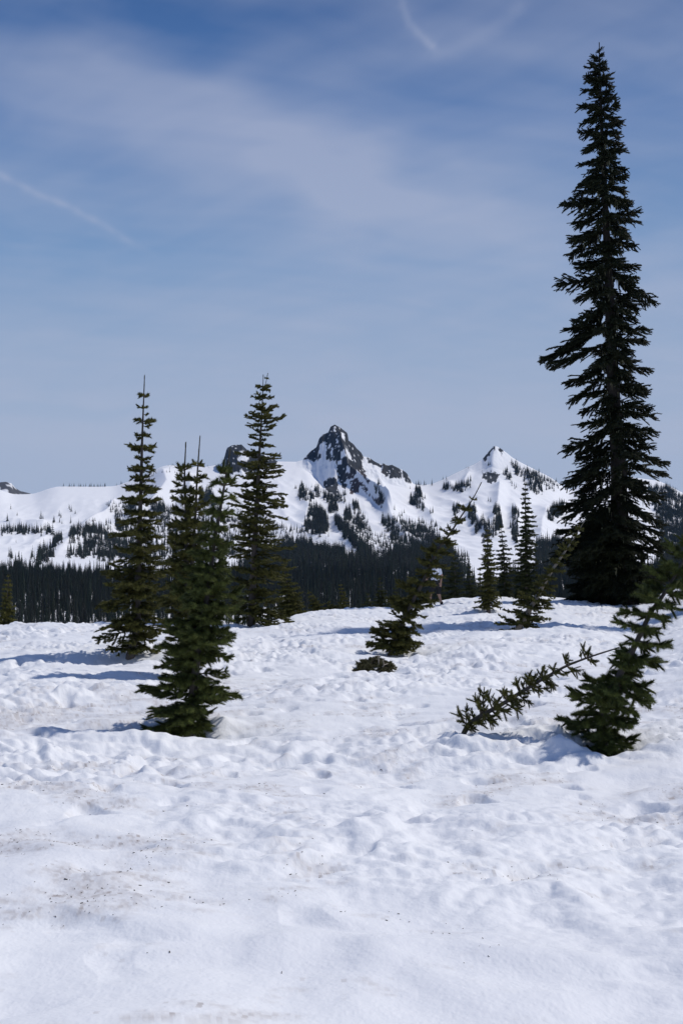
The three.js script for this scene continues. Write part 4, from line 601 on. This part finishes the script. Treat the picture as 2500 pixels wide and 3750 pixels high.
// ------------------------------------------------------------ half buried boughs beside the bent fir
{
  const r = rng(61), base = footAt(1374, 2450), root = thing('bough_heap', 'low heap of dead fir boughs half sunk in the snow below the snow-bent fir', 'boughs', base), k = -base.z / FOCAL;
  for (let i = 0; i < 64; i++) {                     // boughs lying over one another in a low dome, tips down
    const a = r() * 6.28, q = Math.sqrt(r()) * .92, X = Math.cos(a) * q * 48 * k, Z = Math.sin(a) * q * .30, Y = .15 * (1 - q * q) - .02, L = .10 + .11 * r(), [geo, s] = boughFor('dead', L, r), out = a + 1.6 * (r() - .5);
    hang(root, geo, s, new THREE.Vector3(X, Y, Z), new THREE.Vector3(Math.cos(out), -.15 - q * .5 + .3 * r(), Math.sin(out)), UPV, 'bough');
  }
  for (const [c0, w0, c1, w1, c2, w2] of [[1385, 2452, 1386, 2425, 1384, 2398], [1398, 2452, 1404, 2434, 1401, 2415], [1392, 2450, 1404, 2437, 1420, 2430]]) part('bare_stick', trunkGeo([at(c0, w0 + 4, -base.z - .22).sub(base), at(c1, w1, -base.z - .26).sub(base), at(c2, w2, -base.z - .2).sub(base)], .011, .006)[0], M.paleBark, root);
}
// ------------------------------------------------------------ needles and bark crumbs lying on the snow
{
  const r = rng(90), g = new THREE.BoxGeometry(.013, .0025, .0026), n = 1500, im = new THREE.InstancedMesh(g, new THREE.MeshStandardMaterial({ color: new THREE.Color().setRGB(.07, .055, .04), roughness: 1 }), n), q = new THREE.Object3D(); let i = 0;
  while (i < n) { const d = 3.5 + 10 * r(), x = (r() - .5) * .8 * d, z = -d; if (noise2(x / .7 + 5, z / .45 + 60) + .5 * noise2(x / 2.9 + 21, z / 2.2 + 8) < .3 + .35 * (r() - .5)) continue; q.position.set(x, groundY(x, z) + .002, z); q.rotation.set(0, r() * 6.28, (r() - .5) * .5); const s = .4 + 1.1 * r() * r() * r(); q.scale.set(s, s, s * (.7 + r())); q.updateMatrix(); im.setMatrixAt(i++, q.matrix); }
  im.name = 'needle_litter'; im.userData = { kind: 'stuff', label: 'fallen needles and bark crumbs scattered over the old snow', category: 'litter' }; scene.add(im);
}
// ------------------------------------------------------------ the hiker, walking left behind the snow-bent fir
{
  const d = 36, foot = footAt(1616, 2217, d), root = thing('person', 'hiker in white t-shirt, black cap and shorts, half hidden by the snow-bent fir', 'person', foot);
  const mats = { skin: [.36, .22, .155], shirt: [.72, .76, .86], dark: [.012, .012, .014], boot: [.03, .022, .018], pack: [.014, .014, .016], hair: [.02, .015, .012] };
  for (const k in mats) mats[k] = new THREE.MeshStandardMaterial({ color: new THREE.Color().setRGB(...mats[k]), roughness: .85 });
  const cap = (p, a, b, ra, rb) => { const ab = [b[0] - a[0], b[1] - a[1], b[2] - a[2]], l = ab[0] ** 2 + ab[1] ** 2 + ab[2] ** 2, t = clamp(((p[0] - a[0]) * ab[0] + (p[1] - a[1]) * ab[1] + (p[2] - a[2]) * ab[2]) / l, 0, 1); return Math.hypot(p[0] - a[0] - t * ab[0], p[1] - a[1] - t * ab[1], p[2] - a[2] - t * ab[2]) - lerp(ra, rb, t); };
  const smin = (a, b, k) => { const h = clamp(.5 + .5 * (b - a) / k, 0, 1); return lerp(b, a, h) - k * h * (1 - h); };
  const body = (name, mat, parent, c, half, res, k, caps) => {
    const mc = new MarchingCubes(res, mat, false, false, 200000), f = mc.field; mc.isolation = 0;
    for (let z = 0; z < res; z++) for (let y = 0; y < res; y++) for (let x = 0; x < res; x++) { const p = [c[0] + half * (x - res / 2) / (res / 2), c[1] + half * (y - res / 2) / (res / 2), c[2] + half * (z - res / 2) / (res / 2)]; let v = 1e3; for (const [a, b, ra, rb] of caps) v = smin(v, cap(p, a, b, ra, rb), k); f[x + y * res + z * res * res] = -v; }
    mc.update(); const n = mc.count, g = new THREE.BufferGeometry(), pa = new Float32Array(n * 3); for (let i = 0; i < n; i++) for (let a = 0; a < 3; a++) pa[i * 3 + a] = c[a] + half * mc.positionArray[i * 3 + a];
    g.setAttribute('position', new THREE.BufferAttribute(pa, 3)); const w = mergeVertices(g, 1e-4); w.computeVertexNormals(); return part(name, w, mat, parent);
  };
  // joints in metres, feet at y = 0; x to the right, z towards the viewer; the right edge's leg is the rear one, pushing off
  const J = { hip: [-.20, .92, 0], chest: [-.27, 1.30, .02], neck: [-.29, 1.47, .03], head: [-.31, 1.62, .05], hL: [-.27, .90, .06], kL: [-.42, .50, .10], aL: [-.40, .10, .04], hR: [-.13, .90, -.02], kR: [-.10, .47, .03], aR: [0, .09, 0], sL: [-.43, 1.40, .06], eL: [-.50, 1.12, .12], wL: [-.60, .92, .22], sR: [-.10, 1.40, .0], eR: [.00, 1.13, -.02], wR: [-.04, .90, .12] };
  const hand = (w, dir) => { const out = [[w, add3(w, dir, .07), .026, .034]]; const u = norm3(cross3(dir, [0, 0, 1])); for (let i = 0; i < 4; i++) { const a = add3(add3(w, dir, .085), u, (i - 1.5) * .019), b = add3(add3(a, dir, .042), [0, -.1, .3], .03), c = add3(add3(b, dir, .03), [0, -.4, .6], .03); out.push([a, b, .009, .0085], [b, c, .0085, .0075]); } const t0 = add3(add3(w, dir, .03), u, .03), t1 = add3(add3(t0, dir, .035), u, .025); out.push([t0, t1, .011, .009], [t1, add3(t1, dir, .03), .009, .008]); return out; };
  const skin = body('body', mats.skin, root, [-.25, .82, .05], .90, 120, .04, [[J.hip, J.chest, .13, .14], [J.chest, J.neck, .12, .05], [J.neck, J.head, .055, .06], [J.head, [-.315, 1.69, .05], .085, .092], [[-.325, 1.62, .13], [-.33, 1.60, .14], .03, .02], [J.hL, J.kL, .085, .055], [J.kL, J.aL, .058, .038], [J.hR, J.kR, .085, .055], [J.kR, J.aR, .058, .038], [J.sL, J.eL, .052, .042], [J.eL, J.wL, .042, .028], [J.sR, J.eR, .052, .042], [J.eR, J.wR, .042, .028]]);
  for (const [w, e] of [[J.wL, J.eL], [J.wR, J.eR]]) { const dir = norm3([w[0] - e[0], w[1] - e[1], w[2] - e[2]]); body('hand', mats.skin, root, add3(w, dir, .07), .13, 56, .012, hand(w, dir)); }
  body('t_shirt', mats.shirt, root, [-.26, 1.2, .03], .42, 70, .05, [[[-.2, .90, 0], J.chest, .155, .165], [J.chest, [-.28, 1.42, .03], .15, .09], [J.sL, [-.475, 1.22, .09], .078, .068], [J.sR, [-.045, 1.22, -.01], .078, .068]]);
  body('shorts', mats.dark, root, [-.2, .75, .04], .42, 66, .05, [[[-.20, .95, 0], [-.2, .86, .02], .158, .15], [J.hL, [-.375, .56, .09], .115, .095], [J.hR, [-.10, .53, .02], .115, .095]]);
  for (const [a, t] of [[J.aL, [-.53, .03, .10]], [J.aR, [-.12, .035, .07]]]) body('boot', mats.boot, root, [a[0] - .05, .09, a[2] + .03], .26, 44, .03, [[[a[0], .15, a[2]], [a[0], .05, a[2]], .055, .055], [[a[0] + .02, .035, a[2] - .01], t, .045, .04]]);
  body('backpack', mats.pack, root, [-.06, 1.2, -.17], .40, 60, .06, [[[-.13, .98, -.17], [-.15, 1.42, -.15], .13, .12], [[-.3, .98, -.17], [-.3, 1.42, -.15], .13, .11]]);
  const hat = body('cap', mats.dark, root, [-.32, 1.73, .06], .24, 48, .02, [[[-.31, 1.70, .045], [-.315, 1.735, .045], .098, .085], [[-.34, 1.695, .13], [-.36, 1.69, .17], .05, .035]]);
  for (const s of [-1, 1]) { const e = part('eye', new THREE.SphereGeometry(.012, 8, 6), mats.hair, root); e.position.set(-.325 + s * .033, 1.655, .132); const h = part('ear', new THREE.SphereGeometry(.028, 8, 6), mats.skin, root); h.scale.set(.4, 1, .7); h.position.set(-.315 + s * .092, 1.64, .05); }
}

// ------------------------------------------------------------ render
scene.traverse((o) => { if (o.isMesh) { o.castShadow = true; o.receiveShadow = true; } });
renderer.render(scene, camera);
